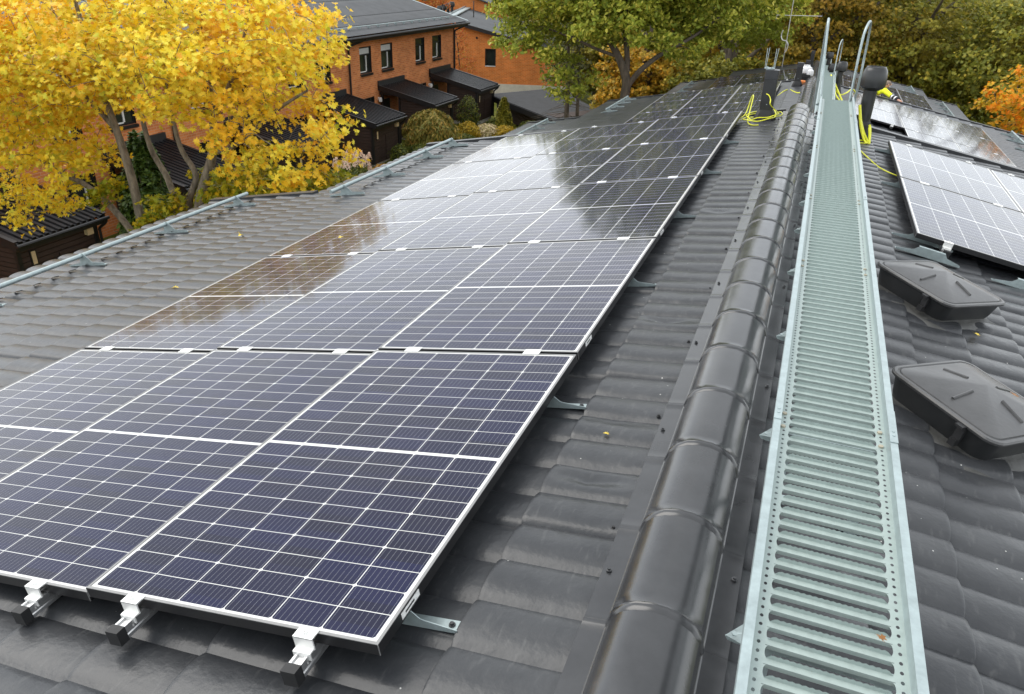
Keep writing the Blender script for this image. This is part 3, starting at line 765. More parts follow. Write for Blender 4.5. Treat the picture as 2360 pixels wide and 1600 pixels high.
# ------------------------------------------------------------------ grating walkways along the ridge
def walkway(label, D, y0, y1, legs, fine=True):
    t = empty("roof_walkway", (0.366, (y0 + y1) / 2, -0.1 - D), label, "walkway", "steel walkways along the ridge")
    zd, zt = 0.130 - D, 0.172 - D
    xl0, xl1, xr0, xr1 = 0.207, 0.236, 0.498, 0.526
    b = MB()
    pitch = 0.027 if fine else 0.5
    n = int((y1 - y0) / pitch)
    for (xa, xb) in ((xl0, xl1), (xr0, xr1)):
        cx_ = (xa + xb) / 2
        for i in range(n):
            ya = y0 + i * pitch; yb = ya + pitch; cy_ = (ya + yb) / 2
            if fine and ya < 6.0:
                r = 0.0042
                hole = [(cx_ + r * math.cos(2 * math.pi * (j + 0.5) / 8), cy_ + 1.25 * r * math.sin(2 * math.pi * (j + 0.5) / 8), zd) for j in range(8)]
                o8 = [(xb, cy_ + 0.4 * pitch * 0.5, zd), (xb, yb, zd), (xa, yb, zd), (xa, cy_ + 0.4 * pitch * 0.5, zd), (xa, cy_ - 0.4 * pitch * 0.5, zd), (xa, ya, zd), (xb, ya, zd), (xb, cy_ - 0.4 * pitch * 0.5, zd)]
                b.add(hole + o8, [(j, 8 + j, 8 + (j + 1) % 8, (j + 1) % 8) for j in range(8)])
            else: b.add([(xa, ya, zd), (xb, ya, zd), (xb, yb, zd), (xa, yb, zd)], [(0, 1, 2, 3)])
    P = 0.0543; k = 0
    y = y0 + 0.02
    while y + P < y1:
        f = 0.0185; k += 1
        # tread: flat with a rolled near edge, then a serrated upstand along the far edge
        xa, xb = xl1, xr0
        b.add([(xa, y, zd - 0.010), (xb, y, zd - 0.010), (xb, y + 0.002, zd), (xa, y + 0.002, zd)], [(0, 1, 2, 3)])
        b.add([(xa, y + 0.002, zd), (xb, y + 0.002, zd), (xb, y + f, zd), (xa, y + f, zd)], [(0, 1, 2, 3)])
        if fine:
            nt = 36 if y < 4 else 14
            dx = (xb - xa - 0.026) / nt; x0 = xa + 0.013; Vt = []; Ft = []
            Vt += [(xa + 0.003, y + f, zd)]
            for j in range(nt + 1):
                hgt = 0.0088 + (0.0026 if j % 2 else 0.0)
                Vt += [(x0 + j * dx, y + f, zd), (x0 + j * dx, y + f + 0.001, zd + hgt)]
            Vt += [(xb - 0.003, y + f, zd)]
            Ft += [(0, 1, 2)]
            for j in range(nt): a = 1 + 2 * j; Ft.append((a, a + 2, a + 3, a + 1))
            Ft.append((len(Vt) - 3, len(Vt) - 1, len(Vt) - 2))
            b.add(Vt, Ft)
            # rounded slot ends
            for (xe, sg) in ((xa, 1), (xb, -1)):
                yc = y + (f + P) / 2; r = (P - f) / 2
                arc = [(xe + sg * (r * 0.55) * (1 - math.cos(w_)) , yc + r * math.sin(w_), zd) for w_ in [(-math.pi / 2) + math.pi * q / 8 for q in range(9)]]
                pts = [(xe, yc - r, zd)] + [(xe + sg * 0.007 * (1 - math.cos(math.asin(min(1, abs((p[1] - yc) / r))))) , p[1], zd) for p in arc] + [(xe, yc + r, zd)]
                b.add(pts, [tuple(range(len(pts)))] if sg < 0 else [tuple(range(len(pts)))[::-1]])
        else:
            b.add([(xa, y + f, zd), (xb, y + f, zd), (xb, y + f + 0.001, zd + 0.011), (xa, y + f + 0.001, zd + 0.011)], [(0, 1, 2, 3)])
        y += P
    b.build("deck_grating", GALVD, t)
    # side channels
    for (xa, sg) in ((xl0, -1), (xr1, 1)):
        b = MB()
        prof = [(xa, zd - 0.002), (xa, zt), (xa + sg * 0.0215, zt), (xa + sg * 0.0235, zt - 0.010), (xa + sg * 0.0215, zt - 0.010), (xa + sg * 0.020, zt - 0.003), (xa + sg * 0.002, zt - 0.003), (xa + sg * 0.002, zd - 0.002)]
        q = [(x, y0, z) for x, z in prof]
        if sg > 0: q = q[::-1]
        b.prism(q, (0, y1 - y0, 0))
        for yj in [yy for yy in (1.15, 4.1, 7.0) if y0 < yy < y1]:        # splice sleeves
            b.box((xa + sg * 0.0112, yj, zt + 0.0015), (0.023, 0.20, 0.002))
            for dy in (-0.06, -0.035): b.lathe([(0.005, 0), (0.005, 0.002), (0, 0.002)], (xa + sg * 0.0115, yj + dy, zt + 0.0025), 8)
        b.build("side_channel", GALV, t)
    b = MB()
    for yy in legs[::2]:
        for sg, xx in ((-1, 0.218), (1, 0.51)):
            for d in (0, 0.085): b.lathe([(0.008, 0), (0.008, 0.005), (0.0, 0.0055)], (xx + 0.0, yy + d + 0.03, zd + 0.0005), 6)
    b.build("deck_bolts", mat("zinc_yellow_bolt", (0.40, 0.36, 0.28), 0.5, 0.4, nscale=20, namt=0.2), t)["kind"] = "stuff"
    for yy in legs:
        b = MB()
        b.prism([(0.158, yy, 0.088 - D), (0.175, yy, 0.084 - D), (0.56, yy, 0.084 - D), (0.56, yy, zd - 0.004), (0.20, yy, zd - 0.004), (0.152, yy, 0.098 - D)], (0, 0.003, 0))
        b.add([(0.152, yy, 0.100 - D), (0.205, yy - 0.045, zd - 0.004), (0.205, yy + 0.048, zd - 0.004)], [(0, 1, 2), (2, 1, 0)])
        b.lathe([(0.007, 0), (0.007, 0.004), (0, 0.004)], (0.172, yy + 0.001, 0.108 - D), 8)
        for xx in (0.24, 0.49):
            zr = -0.115 - xx * TA - D
            b.box((xx, yy + 0.012, (zr + 0.084 - D) / 2), (0.035, 0.004, 0.084 - D - zr))
            b.box((xx, yy + 0.03, zr + 0.012), (0.07, 0.05, 0.004))
        b.build("support_leg", GALV, t)
    return t
walkway("nearest pale green grating walkway beside the ridge, in full view", 0.0, -2.6, 8.66, (-0.72, 0.16, 1.05, 1.85, 2.65, 3.38, 4.0, 4.82, 5.7, 6.6, 7.5, 8.4))
walkway("second walkway, one step down on the middle roof", 1.1, 9.55, 21.9, (10, 12, 14, 16, 17.5, 18.5, 19.5, 20.6), fine=False)
walkway("farthest walkway on the lowest roof, nearly edge-on", 2.0, 22.9, 35.6, (24, 26, 28, 30, 32, 34), fine=False)

# hoop handrails at the steps between walkways
def smooth_path(P, n=6):
    P = [Vector(p) for p in P]; out = []
    for i in range(len(P) - 1):
        p0 = P[max(i - 1, 0)]; p1 = P[i]; p2 = P[i + 1]; p3 = P[min(i + 2, len(P) - 1)]
        for j in range(n):
            t = j / n
            out.append(0.5 * ((2 * p1) + (p2 - p0) * t + (2 * p0 - 5 * p1 + 4 * p2 - p3) * t * t + (3 * p1 - p0 - 3 * p2 + p3) * t ** 3))
    out.append(P[-1]); return out
def hoop(label, pts, dy=0, dz=0):
    t = empty("hoop_handrail", (pts[0][0], pts[0][1] + dy, pts[0][2] + dz), label, "handrail", "hoop handrails at the walkway steps")
    b = MB(); b.tube(smooth_path([(x, y + dy, z + dz) for x, y, z in pts]), 0.0135, 8); b.build("hoop_tube", GALV, t, smooth=40)
    b = MB()
    for p in (pts[0], pts[-1]): b.box((p[0], p[1] + dy, p[2] + dz + 0.0), (0.012, 0.06, 0.14))
    b.build("fixing_plate", GALV, t)
HL = [(0.195, 8.58, 0.12), (0.168, 8.72, 0.36), (0.140, 8.84, 0.63), (0.117, 8.93, 0.88), (0.112, 8.98, 0.935), (0.110, 9.05, 0.955), (0.108, 9.14, 0.92), (0.108, 9.22, 0.82), (0.120, 9.36, 0.45), (0.15, 9.50, -0.2), (0.195, 9.64, -0.96)]
HR = [(0.507, 8.62, 0.10), (0.505, 8.69, 0.40), (0.503, 8.72, 0.62), (0.508, 8.76, 0.82), (0.528, 8.84, 0.92), (0.550, 8.95, 0.955), (0.568, 9.08, 0.92), (0.578, 9.16, 0.80), (0.585, 9.20, 0.55), (0.588, 9.22, 0.20), (0.57, 9.50, -0.96)]
hoop("left hoop rail where the first walkway ends", HL)
hoop("right hoop rail beside the nearest mushroom fan", HR)
hoop("far left hoop rail at the second walkway's end", HL, 13.0, -1.1)
hoop("far right hoop rail at the second walkway's end", HR, 13.0, -1.1)

# ------------------------------------------------------------------ plastic roof hatches on the right slope
def make_hatch():
    root = empty("roof_hatch", (0, 0, 0))
    A = 0.266; TOP = 0.132
    def rr(a, r, n=6):
        out = []
        for (sx, sy, w0) in ((1, 1, 0), (-1, 1, 90), (-1, -1, 180), (1, -1, 270)):
            for j in range(n + 1):
                w = R(w0 + 90 * j / n); out.append((sx * (a - r) + r * math.cos(w), sy * (a - r) + r * math.sin(w)))
        return out
    def loft(rings, cap=True):
        b = MB(); n = len(rings[0][0]); V = []; F = []
        for pts, z in rings: V += [(x, y, z) for x, y in pts]
        for i in range(len(rings) - 1):
            for j in range(n): F.append((i * n + j, i * n + (j + 1) % n, (i + 1) * n + (j + 1) % n, (i + 1) * n + j))
        b.add(V, F); return b, n, len(rings)
    b, n, k = loft([(rr(A + 0.06, 0.10), -0.030), (rr(A + 0.045, 0.09), -0.004), (rr(A - 0.012, 0.07), 0.002), (rr(A - 0.030, 0.06), 0.012)])
    b.build("skirt_flashing", mat("hatch_skirt_rubber", (0.045, 0.045, 0.042), 0.5, nscale=8, namt=0.35, bump=0.3, bscale=14), root, smooth=60)
    b, n, k = loft([(rr(A - 0.032, 0.06), 0.0), (rr(A - 0.020, 0.06), 0.035), (rr(A - 0.004, 0.06), TOP - 0.012)])
    b.build("box_wall", FAN, root, smooth=50)
    # lid: rolled rim, groove, then four flat pyramid faces
    b, n, k = loft([(rr(A - 0.002, 0.06), TOP - 0.022), (rr(A + 0.010, 0.066), TOP - 0.016), (rr(A + 0.012, 0.067), TOP - 0.006), (rr(A + 0.006, 0.064), TOP + 0.001), (rr(A - 0.006, 0.058), TOP + 0.002), (rr(A - 0.011, 0.055), TOP - 0.004), (rr(A - 0.015, 0.052), TOP - 0.003), (rr(A - 0.018, 0.050), TOP + 0.003)])
    off = (k - 1) * n; ap = len(b.v); b.v.append((0.0, 0.0, TOP + 0.066))
    for j in range(n): b.f.append((off + j, off + (j + 1) % n, ap)); b.mi.append(0)
    for (a0, r0) in ((0, 0.145), (90, 0.145), (180, 0.145), (270, 0.145)):
        rot = Matrix.Rotation(R(a0), 3, 'Z'); dirv = rot @ Vector((1, 0, 0))
        z0 = TOP + 0.003 + 0.027 * (1 - 0.145 / 0.24)
        slope = -0.063 / 0.245
        p0 = dirv * 0.085; p1 = dirv * 0.195
        b.tube([(p0.x, p0.y, TOP + 0.066 + slope * 0.085 + 0.001), (p1.x, p1.y, TOP + 0.066 + slope * 0.195 + 0.001)], 0.0075, 8)
    b.build("lid", PLASTIC, root, smooth=9)
    b = MB()
    b.box((-A - 0.002, -0.13, TOP - 0.045), (0.016, 0.034, 0.07)); b.box((-A - 0.018, -0.13, TOP - 0.014), (0.045, 0.034, 0.010)); b.box((-A - 0.01, -0.13, TOP - 0.095), (0.030, 0.030, 0.03))
    b.build("latch", RUBBER, root)
    return root
H0 = make_hatch()
def put_hatch(o, s, y, label):
    o.location = roof_pt(1, s, y, -0.112)
    o.rotation_euler = (Matrix.Rotation(AL, 3, 'Y') @ Matrix.Rotation(R(46), 3, 'Z')).to_euler()
    o["label"] = label; o["category"] = "roof hatch"; o["group"] = "black plastic roof hatches"
H1 = copy_tree(H0)
put_hatch(H0, 1.034, 3.66, "farther black plastic roof hatch, next to the bare steel bracket")
put_hatch(H1, 1.034, 2.19, "closer black plastic roof hatch, cut by the right picture edge")

# ------------------------------------------------------------------ fans, vents and chimneys
def mushroom_fan(label, x, y, D, zb, ztop, r=0.070, k=1.0, part_label=None):
    t = empty("roof_fan", (x, y, zb - D), label, "roof fan", "black mushroom roof fans")
    b = MB(); b.lathe([(r * 1.75, -0.01), (r * 1.55, 0.04), (r * 1.25, 0.10), (r * 1.12, 0.15), (r * 1.10, 0.20), (r * 0.98, 0.21)], (x, y, zb - D), 24)
    b.build("pipe_boot", RUBBER, t, smooth=40)
    b = MB(); zc = ztop - 0.235 * k
    b.lathe([(r * 0.97, 0.19), (r, zc - zb + 0.01)], (x, y, zb - D), 24); b.build("pipe", FAN, t, smooth=40)
    b = MB()
    prof = [(0.080, -0.012), (0.092, 0.0), (0.112, 0.006), (0.124, 0.022), (0.130, 0.024), (0.134, 0.055), (0.1345, 0.100), (0.130, 0.150), (0.122, 0.190), (0.112, 0.213), (0.104, 0.220), (0.101, 0.232), (0.094, 0.235), (0.090, 0.222), (0.045, 0.206), (0.0, 0.204)]
    b.lathe([(q * k * r / 0.07, z * k) for q, z in prof], (x + 0.008, y, zc - D), 28)
    b.build("cap", FAN, t, smooth=50)
    b = MB()
    for j in range(6):
        w = math.pi * j / 6; c, s_ = math.cos(w), math.sin(w)
        b.box((x + 0.008, y, ztop - 0.014 * k - D), (0.17 * k * r / 0.07, 0.006, 0.012), 0, Matrix.Rotation(w, 3, 'Z'))
    b.build("cap_grille", RUBBER, t)
    return t
mushroom_fan("largest black mushroom fan, beside the first walkway's far end", 0.694, 8.523, 0, -0.262, 0.528)
mushroom_fan("second black mushroom fan, on the middle roof beside the walkway", 0.645, 21.0, 1.1, -0.24, 0.51, 0.072)
mushroom_fan("third black mushroom fan, farthest along the walkway", 0.53, 28.6, 2.0, -0.24, 0.62, 0.075)
mushroom_fan("smallest black fan, half hidden behind the third fan", 0.42, 33.0, 2.0, -0.24, 0.62, 0.075)

def vent_stack(label, x, y, D, zb, ztop, w=0.152, d=0.15, prongs=False):
    t = empty("vent_stack", (x, y, zb - D), label, "vent stack", "black box-shaped vent stacks")
    b = MB()
    def ring(hw, hd, z, ch): return [(x + sx * hw + (0 if ax else 0), y + sy * hd, z - D) for sx, sy, ax in ((-1, -1 + ch, 0), (-1 + ch, -1, 0), (1 - ch, -1, 0), (1, -1 + ch, 0), (1, 1 - ch, 0), (1 - ch, 1, 0), (-1 + ch, 1, 0), (-1, 1 - ch, 0))]
    def loft(rs):
        V = []; F = []
        for q in rs: V += q
        for i in range(len(rs) - 1):
            for j in range(8): F.append((i * 8 + j, i * 8 + (j + 1) % 8, (i + 1) * 8 + (j + 1) % 8, (i + 1) * 8 + j))
        F.append(tuple(range((len(rs) - 1) * 8, len(rs) * 8))); return V, F
    hw, hd = w / 2, d / 2
    V, F = loft([ring(hw * 1.75, hd * 1.75, zb - 0.03, 0.3), ring(hw * 1.65, hd * 1.65, zb + 0.04, 0.3), ring(hw * 1.35, hd * 1.35, zb + 0.10, 0.35), ring(hw * 1.02, hd * 1.02, zb + 0.135, 0.2)])
    b.add(V, F); b.build("boot", RUBBER, t, smooth=35)
    b = MB(); V, F = loft([ring(hw, hd, zb + 0.12, 0.12), ring(hw, hd, ztop - 0.10, 0.12)]); b.add(V, F); b.build("stack_body", FAN, t, smooth=30)
    b = MB(); V, F = loft([ring(hw * 1.02, hd * 1.02, ztop - 0.098, 0.12), ring(hw * 1.03, hd * 1.03, ztop - 0.004, 0.12), ring(hw * 0.98, hd * 0.98, ztop, 0.12)]); b.add(V, F)
    b.build("top_cap", DARKM, t, smooth=30)
    b = MB(); b.lathe([(0.006, 0), (0.006, 0.002), (0, 0.002)], (0, 0, 0), 8)
    b.v = [(x + 0.0 + vx, y - hd - vz, zb + 0.20 - D + vy) for vx, vy, vz in b.v]; b.build("screw_head", GALV, t)
    if prongs:
        b = MB(); z = ztop + 0.012 - D
        b.box((x - 0.04, y, z), (0.115, 0.10, 0.006)); b.box((x - 0.04, y, z - 0.008), (0.075, 0.075, 0.014))
        for px, py, lean in ((-0.093, -0.04, -0.004), (-0.085, 0.045, 0.006), (0.005, -0.04, 0.0), (0.012, 0.045, 0.012)):
            b.tube(smooth_path([(x + px + 0.03 * (1 if px < -0.04 else -1), y + py, z + 0.006), (x + px + 0.004, y + py, z + 0.012), (x + px, y + py, z + 0.03), (x + px + lean, y + py, z + 0.22)], 4), 0.0042, 6)
        b.build("pronged_bracket", GALV, t)
    return t
vent_stack("tallest black box vent with a pronged steel bracket on top", -0.39, 8.786, 0, -0.195, 0.392, prongs=True)
vent_stack("middle black box vent, on the middle roof left of the ridge", -0.345, 21.2, 1.1, -0.19, 0.40)
vent_stack("far black box vent left of the ridge, behind the white bag", -0.30, 30.6, 2.0, -0.19, 0.50)
vent_stack("smallest black box vent left of the ridge, last in the line", -0.22, 34.6, 2.0, -0.19, 0.50)

# television aerial on the farthest roof
t = empty("tv_aerial", (-1.40, 36.0, -2.4), "thin television aerial mast with a crossbar on the farthest roof", "aerial")
b = MB(); b.tube([(-1.40, 36.0, -2.45), (-1.42, 36.0, 0.9)], 0.020, 8); b.build("mast", ALU, t, smooth=40)
b = MB(); b.tube([(-1.97, 36.0, -0.30), (-0.16, 36.0, -0.255)], 0.014, 6); b.tube([(-1.97, 35.8, -0.30), (-1.97, 36.2, -0.30)], 0.01, 6); b.tube([(-1.99, 36.0, -0.48), (-1.97, 36.0, -0.12)], 0.01, 6); b.build("crossbar", ALU, t, smooth=40)
b = MB(); b.tube(smooth_path([(-1.62, 36.0, -0.86), (-1.66, 36.0, -1.10), (-1.58, 36.0, -1.26), (-1.42, 36.0, -1.30), (-1.33, 36.0, -1.42), (-1.33, 36.0, -1.62), (-1.38, 36.0, -1.74)], 5), 0.022, 6); b.build("stay_arm", ALU, t, smooth=40)

# ------------------------------------------------------------------ cables
def cable(label, pts, r=0.0065, m=None, n=6, name="cable"):
    b = MB(); b.tube(smooth_path(pts, n), r, 6)
    o = b.build(name, m or YEL, None, smooth=60)
    return tag(o, label, "cable", "loose cables on the roof")
coil = []
for i in range(40):
    w = i * 0.52; rx = 0.20 + 0.05 * math.sin(i * 0.9) ; ry = 0.32 + 0.06 * math.cos(i * 1.3)
    x = -0.43 + rx * math.cos(w) * (1 + 0.1 * math.sin(w * 0.37)); y = 8.72 + ry * math.sin(w); hh = -0.085 + 0.0035 * i * 0.4 + 0.02 * math.sin(i * 1.7) ** 2
    if i < 26: coil.append((x, y, x * TA + hh + 0.012))
coil = [(-0.66, 8.75, -0.21), (-0.60, 8.85, -0.19)] + coil + [(-0.34, 8.60, 0.02), (-0.352, 8.62, 0.08), (-0.38, 8.64, 0.12), (-0.41, 8.66, 0.13)]
cable("coil of yellow cable around the tallest box vent", coil)
cable("loose yellow cable loop standing left of the box vent", [(-0.70, 8.80, -0.21), (-0.63, 8.95, -0.16), (-0.60, 9.05, 0.02), (-0.575, 9.0, 0.05), (-0.57, 8.8, -0.05), (-0.56, 8.5, -0.17), (-0.50, 8.35, -0.185), (-0.42, 8.30, -0.17)])
cable("yellow cable bundle drooping down the largest mushroom fan", [(0.612, 8.40, 0.13), (0.63, 8.38, 0.06), (0.66, 8.37, -0.04), (0.71, 8.36, -0.15), (0.755, 8.33, -0.215), (0.78, 8.30, -0.245), (0.79, 8.34, -0.22), (0.775, 8.40, -0.12), (0.76, 8.43, -0.08)], 0.014)
cable("second strand of the drooping yellow bundle", [(0.610, 8.42, 0.12), (0.64, 8.36, 0.00), (0.68, 8.34, -0.12), (0.73, 8.30, -0.22), (0.77, 8.26, -0.25), (0.79, 8.28, -0.24), (0.76, 8.38, -0.10)], 0.012)
cable("thin yellow cable running from the fan to the right panels", [(0.60, 8.25, -0.20), (0.66, 8.15, -0.225), (0.74, 8.2, -0.24), (0.77, 8.28, -0.24), (0.70, 8.30, -0.23), (0.62, 8.10, -0.215), (0.66, 7.80, -0.225), (0.75, 7.45, -0.245), (0.84, 7.15, -0.262), (0.93, 7.0, -0.275), (1.02, 6.95, -0.29)])
cable("yellow cable strands beside the second mushroom fan", [(0.44, 21.2, -0.95), (0.50, 20.8, -1.05), (0.56, 20.3, -1.15), (0.62, 19.9, -1.26), (0.70, 19.6, -1.32), (0.80, 19.0, -1.36), (0.78, 19.5, -1.33), (0.66, 20.2, -1.2), (0.56, 20.7, -1.08)], 0.02)
cable("yellow cable loop on the roof beyond the second fan", [(0.52, 20.9, -1.05), (0.60, 20.4, -1.2), (0.74, 20.3, -1.30), (0.88, 20.6, -1.28), (1.0, 20.9, -1.22), (1.1, 21.0, -1.30)], 0.018)
cable("yellow cable crossing the tiles below the middle box vent", [(-0.72, 19.6, -1.36), (-0.62, 20.3, -1.33), (-0.50, 20.6, -1.31), (-0.40, 20.2, -1.29), (-0.28, 19.8, -1.27), (-0.20, 19.7, -1.25)], 0.014)
cable("black cable bundle lying behind the right hoop rail", [(0.80, 26.0, -2.2), (1.0, 26.8, -2.15), (1.25, 27.4, -2.1), (1.05, 27.8, -2.05), (0.85, 27.2, -2.1), (1.1, 26.9, -2.15), (1.4, 27.6, -2.2)], 0.04, RUBBER)

# white bag on a black case, orange box
t = empty("plastic_bag", (-0.165, 22.0, -1.07), "crumpled white plastic bag on the black case near the ridge", "bag")
b = MB()
for i in range(3):
    b.lathe([(0.02, 0.0), (0.085, 0.03), (0.105, 0.09), (0.09, 0.16), (0.035, 0.21), (0.05, 0.23)], (-0.165 + 0.07 * (i - 1), 22.0 + 0.06 * (i % 2), -1.06 - 0.06 * (i == 2)), 10, sx=1.0 + 0.2 * (i % 2), sy=0.9)
o = b.build("bag_film", BAGM, t, smooth=30)
b = MB(); b.box((-0.19, 22.0, -1.175), (0.25, 0.22, 0.22)); b.box((-0.19, 21.885, -1.12), (0.18, 0.02, 0.03)); b.box((-0.19, 21.89, -1.19), (0.05, 0.012, 0.05)); o = b.build("tool_case", RUBBER); tag(o, "black tool case standing below the white bag", "case")
b = MB(); b.box((-0.24, 21.5, -1.235), (0.17, 0.22, 0.10)); b.box((-0.24, 21.5, -1.182), (0.14, 0.19, 0.012)); b.box((-0.24, 21.385, -1.225), (0.06, 0.014, 0.03)); tag(b.build("plastic_box", ORANGEP), "small orange plastic box in front of the black case", "box")

# ------------------------------------------------------------------ the installer crouching on the farthest roof
def skin_mesh(name, joints, edges, m, parent, sub=2, root=0):
    me = bpy.data.meshes.new(name); me.from_pydata([j[0] for j in joints], edges, [])
    o = bpy.data.objects.new(name, me); COL.objects.link(o)
    md = o.modifiers.new("skin", 'SKIN'); md.use_smooth_shade = True
    for i, j in enumerate(joints):
        r = j[1]; me.skin_vertices[0].data[i].radius = (r, r) if isinstance(r, (int, float)) else r
        me.skin_vertices[0].data[i].use_root = (i == root)
    sb = o.modifiers.new("sub", 'SUBSURF'); sb.levels = sub; sb.render_levels = sub
    dg = bpy.context.evaluated_depsgraph_get(); dg.update()
    ev = o.evaluated_get(dg); me2 = bpy.data.meshes.new_from_object(ev)
    o.modifiers.clear(); o.data = me2; me2.materials.clear(); me2.materials.append(m)
    for p in me2.polygons: p.use_smooth = True
    COL.objects.unlink(o); link(o, parent); return o
pz = -2.48
W0 = empty("person", (1.62, 23.5, pz), "person crouching in a yellow hi-vis jacket, reaching towards the panels", "person")
def P(x, y, z): return (x, y, z)
J = [(P(1.60, 23.38, -1.78), 0.13), (P(1.66, 23.24, -1.60), 0.13), (P(1.74, 23.12, -1.45), 0.14), (P(1.83, 23.04, -1.385), 0.085), (P(1.90, 22.99, -1.335), 0.055),
     (P(1.955, 22.95, -1.285), 0.085), (P(1.99, 22.92, -1.245), 0.072),
     (P(1.90, 22.93, -1.43), 0.062), (P(2.08, 22.70, -1.535), 0.046), (P(2.26, 22.50, -1.60), 0.034), (P(2.31, 22.44, -1.612), 0.032),
     (P(1.66, 23.02, -1.47), 0.062), (P(1.62, 22.80, -1.58), 0.046), (P(1.68, 22.60, -1.64), 0.034), (P(1.70, 22.54, -1.65), 0.032),
     (P(1.52, 23.34, -1.86), 0.095), (P(1.50, 22.98, -2.02), 0.070), (P(1.46, 23.28, -2.36), 0.050), (P(1.46, 23.14, -2.43), 0.042),
     (P(1.70, 23.40, -1.86), 0.095), (P(1.78, 23.04, -2.04), 0.070), (P(1.76, 23.36, -2.38), 0.050), (P(1.78, 23.22, -2.46), 0.042)]
Eg = [(0, 1), (1, 2), (2, 3), (3, 4), (4, 5), (5, 6), (2, 7), (7, 8), (8, 9), (9, 10), (2, 11), (11, 12), (12, 13), (13, 14), (0, 15), (15, 16), (16, 17), (17, 18), (0, 19), (19, 20), (20, 21), (21, 22)]
for (base, sd) in ((10, 1), (14, -1)):
    bx, by, bz = J[base][0]
    for k, (dx, dy, dz) in enumerate(((0.050, -0.055, -0.012), (0.064, -0.040, -0.010), (0.066, -0.022, -0.012), (0.058, -0.006, -0.016), (0.012, -0.052, -0.004))):
        n0 = len(J); J.append((P(bx + dx * 0.55, by + dy * 0.55, bz + dz * 0.3), 0.011)); J.append((P(bx + dx, by + dy, bz + dz - 0.010), 0.008))
        Eg += [(base, n0), (n0, n0 + 1)]
skin_mesh("body", J, Eg, SKIN, W0, 1)
jk = [(J[i][0], J[i][1] * f) for i, f in ((0, 1.18), (1, 1.18), (2, 1.16), (3, 1.05), (7, 1.30), (8, 1.38), (9, 1.40), (11, 1.30), (12, 1.38), (13, 1.40))]
skin_mesh("jacket", jk, [(0, 1), (1, 2), (2, 3), (2, 4), (4, 5), (5, 6), (2, 7), (7, 8), (8, 9)], HIVIS, W0, 2)
tr = [(J[i][0], J[i][1] * 1.2) for i in (0, 15, 16, 17, 19, 20, 21)]
skin_mesh("trousers", tr, [(0, 1), (1, 2), (2, 3), (0, 4), (4, 5), (5, 6)], NAVY, W0, 2)
b = MB()
def band(a, c, r, mi):
    a, c = Vector(a), Vector(c); b.tube([a, c], r, 14, mi)
e1, h1 = Vector(J[8][0]), Vector(J[9][0])
band(e1.lerp(h1, 0.10), e1.lerp(h1, 0.95), 0.064, 0)
for q in (0.22, 0.62): band(e1.lerp(h1, q), e1.lerp(h1, q + 0.12), 0.067, 1)
band(Vector(J[1][0]).lerp(Vector(J[0][0]), 0.55), Vector(J[1][0]).lerp(Vector(J[0][0]), 0.85), 0.163, 1)
b.build("sleeve_bands", [NAVY, REFL], W0, smooth=40)
b = MB(); hc = Vector((1.965, 22.94, -1.262))
b.lathe([(0.0, 0.092), (0.05, 0.080), (0.082, 0.045), (0.090, 0.010), (0.084, -0.02)], (hc.x - 0.012, hc.y + 0.02, hc.z), 14); b.build("hair", HAIR, W0, smooth=60)
b = MB(); b.tube([(2.035, 22.885, -1.262), (2.052, 22.872, -1.268)], [0.014, 0.010], 8)
for dy, dx in ((-0.055, 0.035), (0.05, 0.0)):
    b.lathe([(0.0, 0.026), (0.014, 0.018), (0.018, 0.0), (0.010, -0.022), (0.0, -0.028)], (hc.x + dx * 0.3, hc.y + dy * 1.35 - 0.01, hc.z - 0.01), 8, sx=0.8, sy=0.5)
b.build("face_features", SKIN, W0, smooth=60)
b = MB()
for (x, y, z) in ((1.46, 23.12, -2.44), (1.78, 23.20, -2.455)): b.box((x, y - 0.02, z), (0.10, 0.27, 0.09), 0, None, 0.7)
b.build("boots", RUBBER, W0)

# ------------------------------------------------------------------ the brown brick terrace across the lawn
FX = -23.0; UNIT = 6.45
def wall_x(b, X, y0, y1, z0, z1, holes, depth=0.12, mi=0, mr=1):
    ys = sorted({y0, y1, *[h[0] for h in holes], *[h[1] for h in holes]}); zs = sorted({z0, z1, *[h[2] for h in holes], *[h[3] for h in holes]})
    ys = [y for y in ys if y0 <= y <= y1]; zs = [z for z in zs if z0 <= z <= z1]
    for i in range(len(ys) - 1):
        for j in range(len(zs) - 1):
            ym, zm = (ys[i] + ys[i + 1]) / 2, (zs[j] + zs[j + 1]) / 2
            if any(h[0] < ym < h[1] and h[2] < zm < h[3] for h in holes): continue
            b.add([(X, ys[i], zs[j]), (X, ys[i + 1], zs[j]), (X, ys[i + 1], zs[j + 1]), (X, ys[i], zs[j + 1])], [(0, 1, 2, 3)], mi)
    for a, c, d, e in holes:
        b.add([(X, a, d), (X, c, d), (X, c, e), (X, a, e), (X - depth, a, d), (X - depth, c, d), (X - depth, c, e), (X - depth, a, e)],
              [(0, 1, 5, 4), (1, 2, 6, 5), (2, 3, 7, 6), (3, 0, 4, 7)], mr)
HB = empty("brick_terrace", (FX - 4, 24, -8), "long brown brick terrace with dark tiled roof behind the sheds", "house")
Y0, Y1 = -6.0, 48.65; ZE = -2.62
holes = []; wins = []
k0 = -6
for k in range(k0, 2):
    o_ = 38.39 + UNIT * k - 0.0
    for a, c, d, e in ((o_ - 1.80, o_ - 0.58, -4.32, -2.95), (o_ + 0.50, o_ + 1.80, -4.32, -2.95), (o_ - 1.70, o_ - 0.45, -6.9, -5.62)):
        if a > Y0 + 0.3: holes.append((a, c, d, e)); wins.append((a, c, d, e))
b = MB(); wall_x(b, FX, Y0, Y1, -8.3, ZE, holes, 0.14)
b.add([(FX, Y1, -8.3), (FX - 9, Y1, -8.3), (FX - 9, Y1, ZE), (FX - 4.5, Y1, ZE + 1.1), (FX, Y1, ZE)], [(0, 1, 2, 3, 4)], 0)
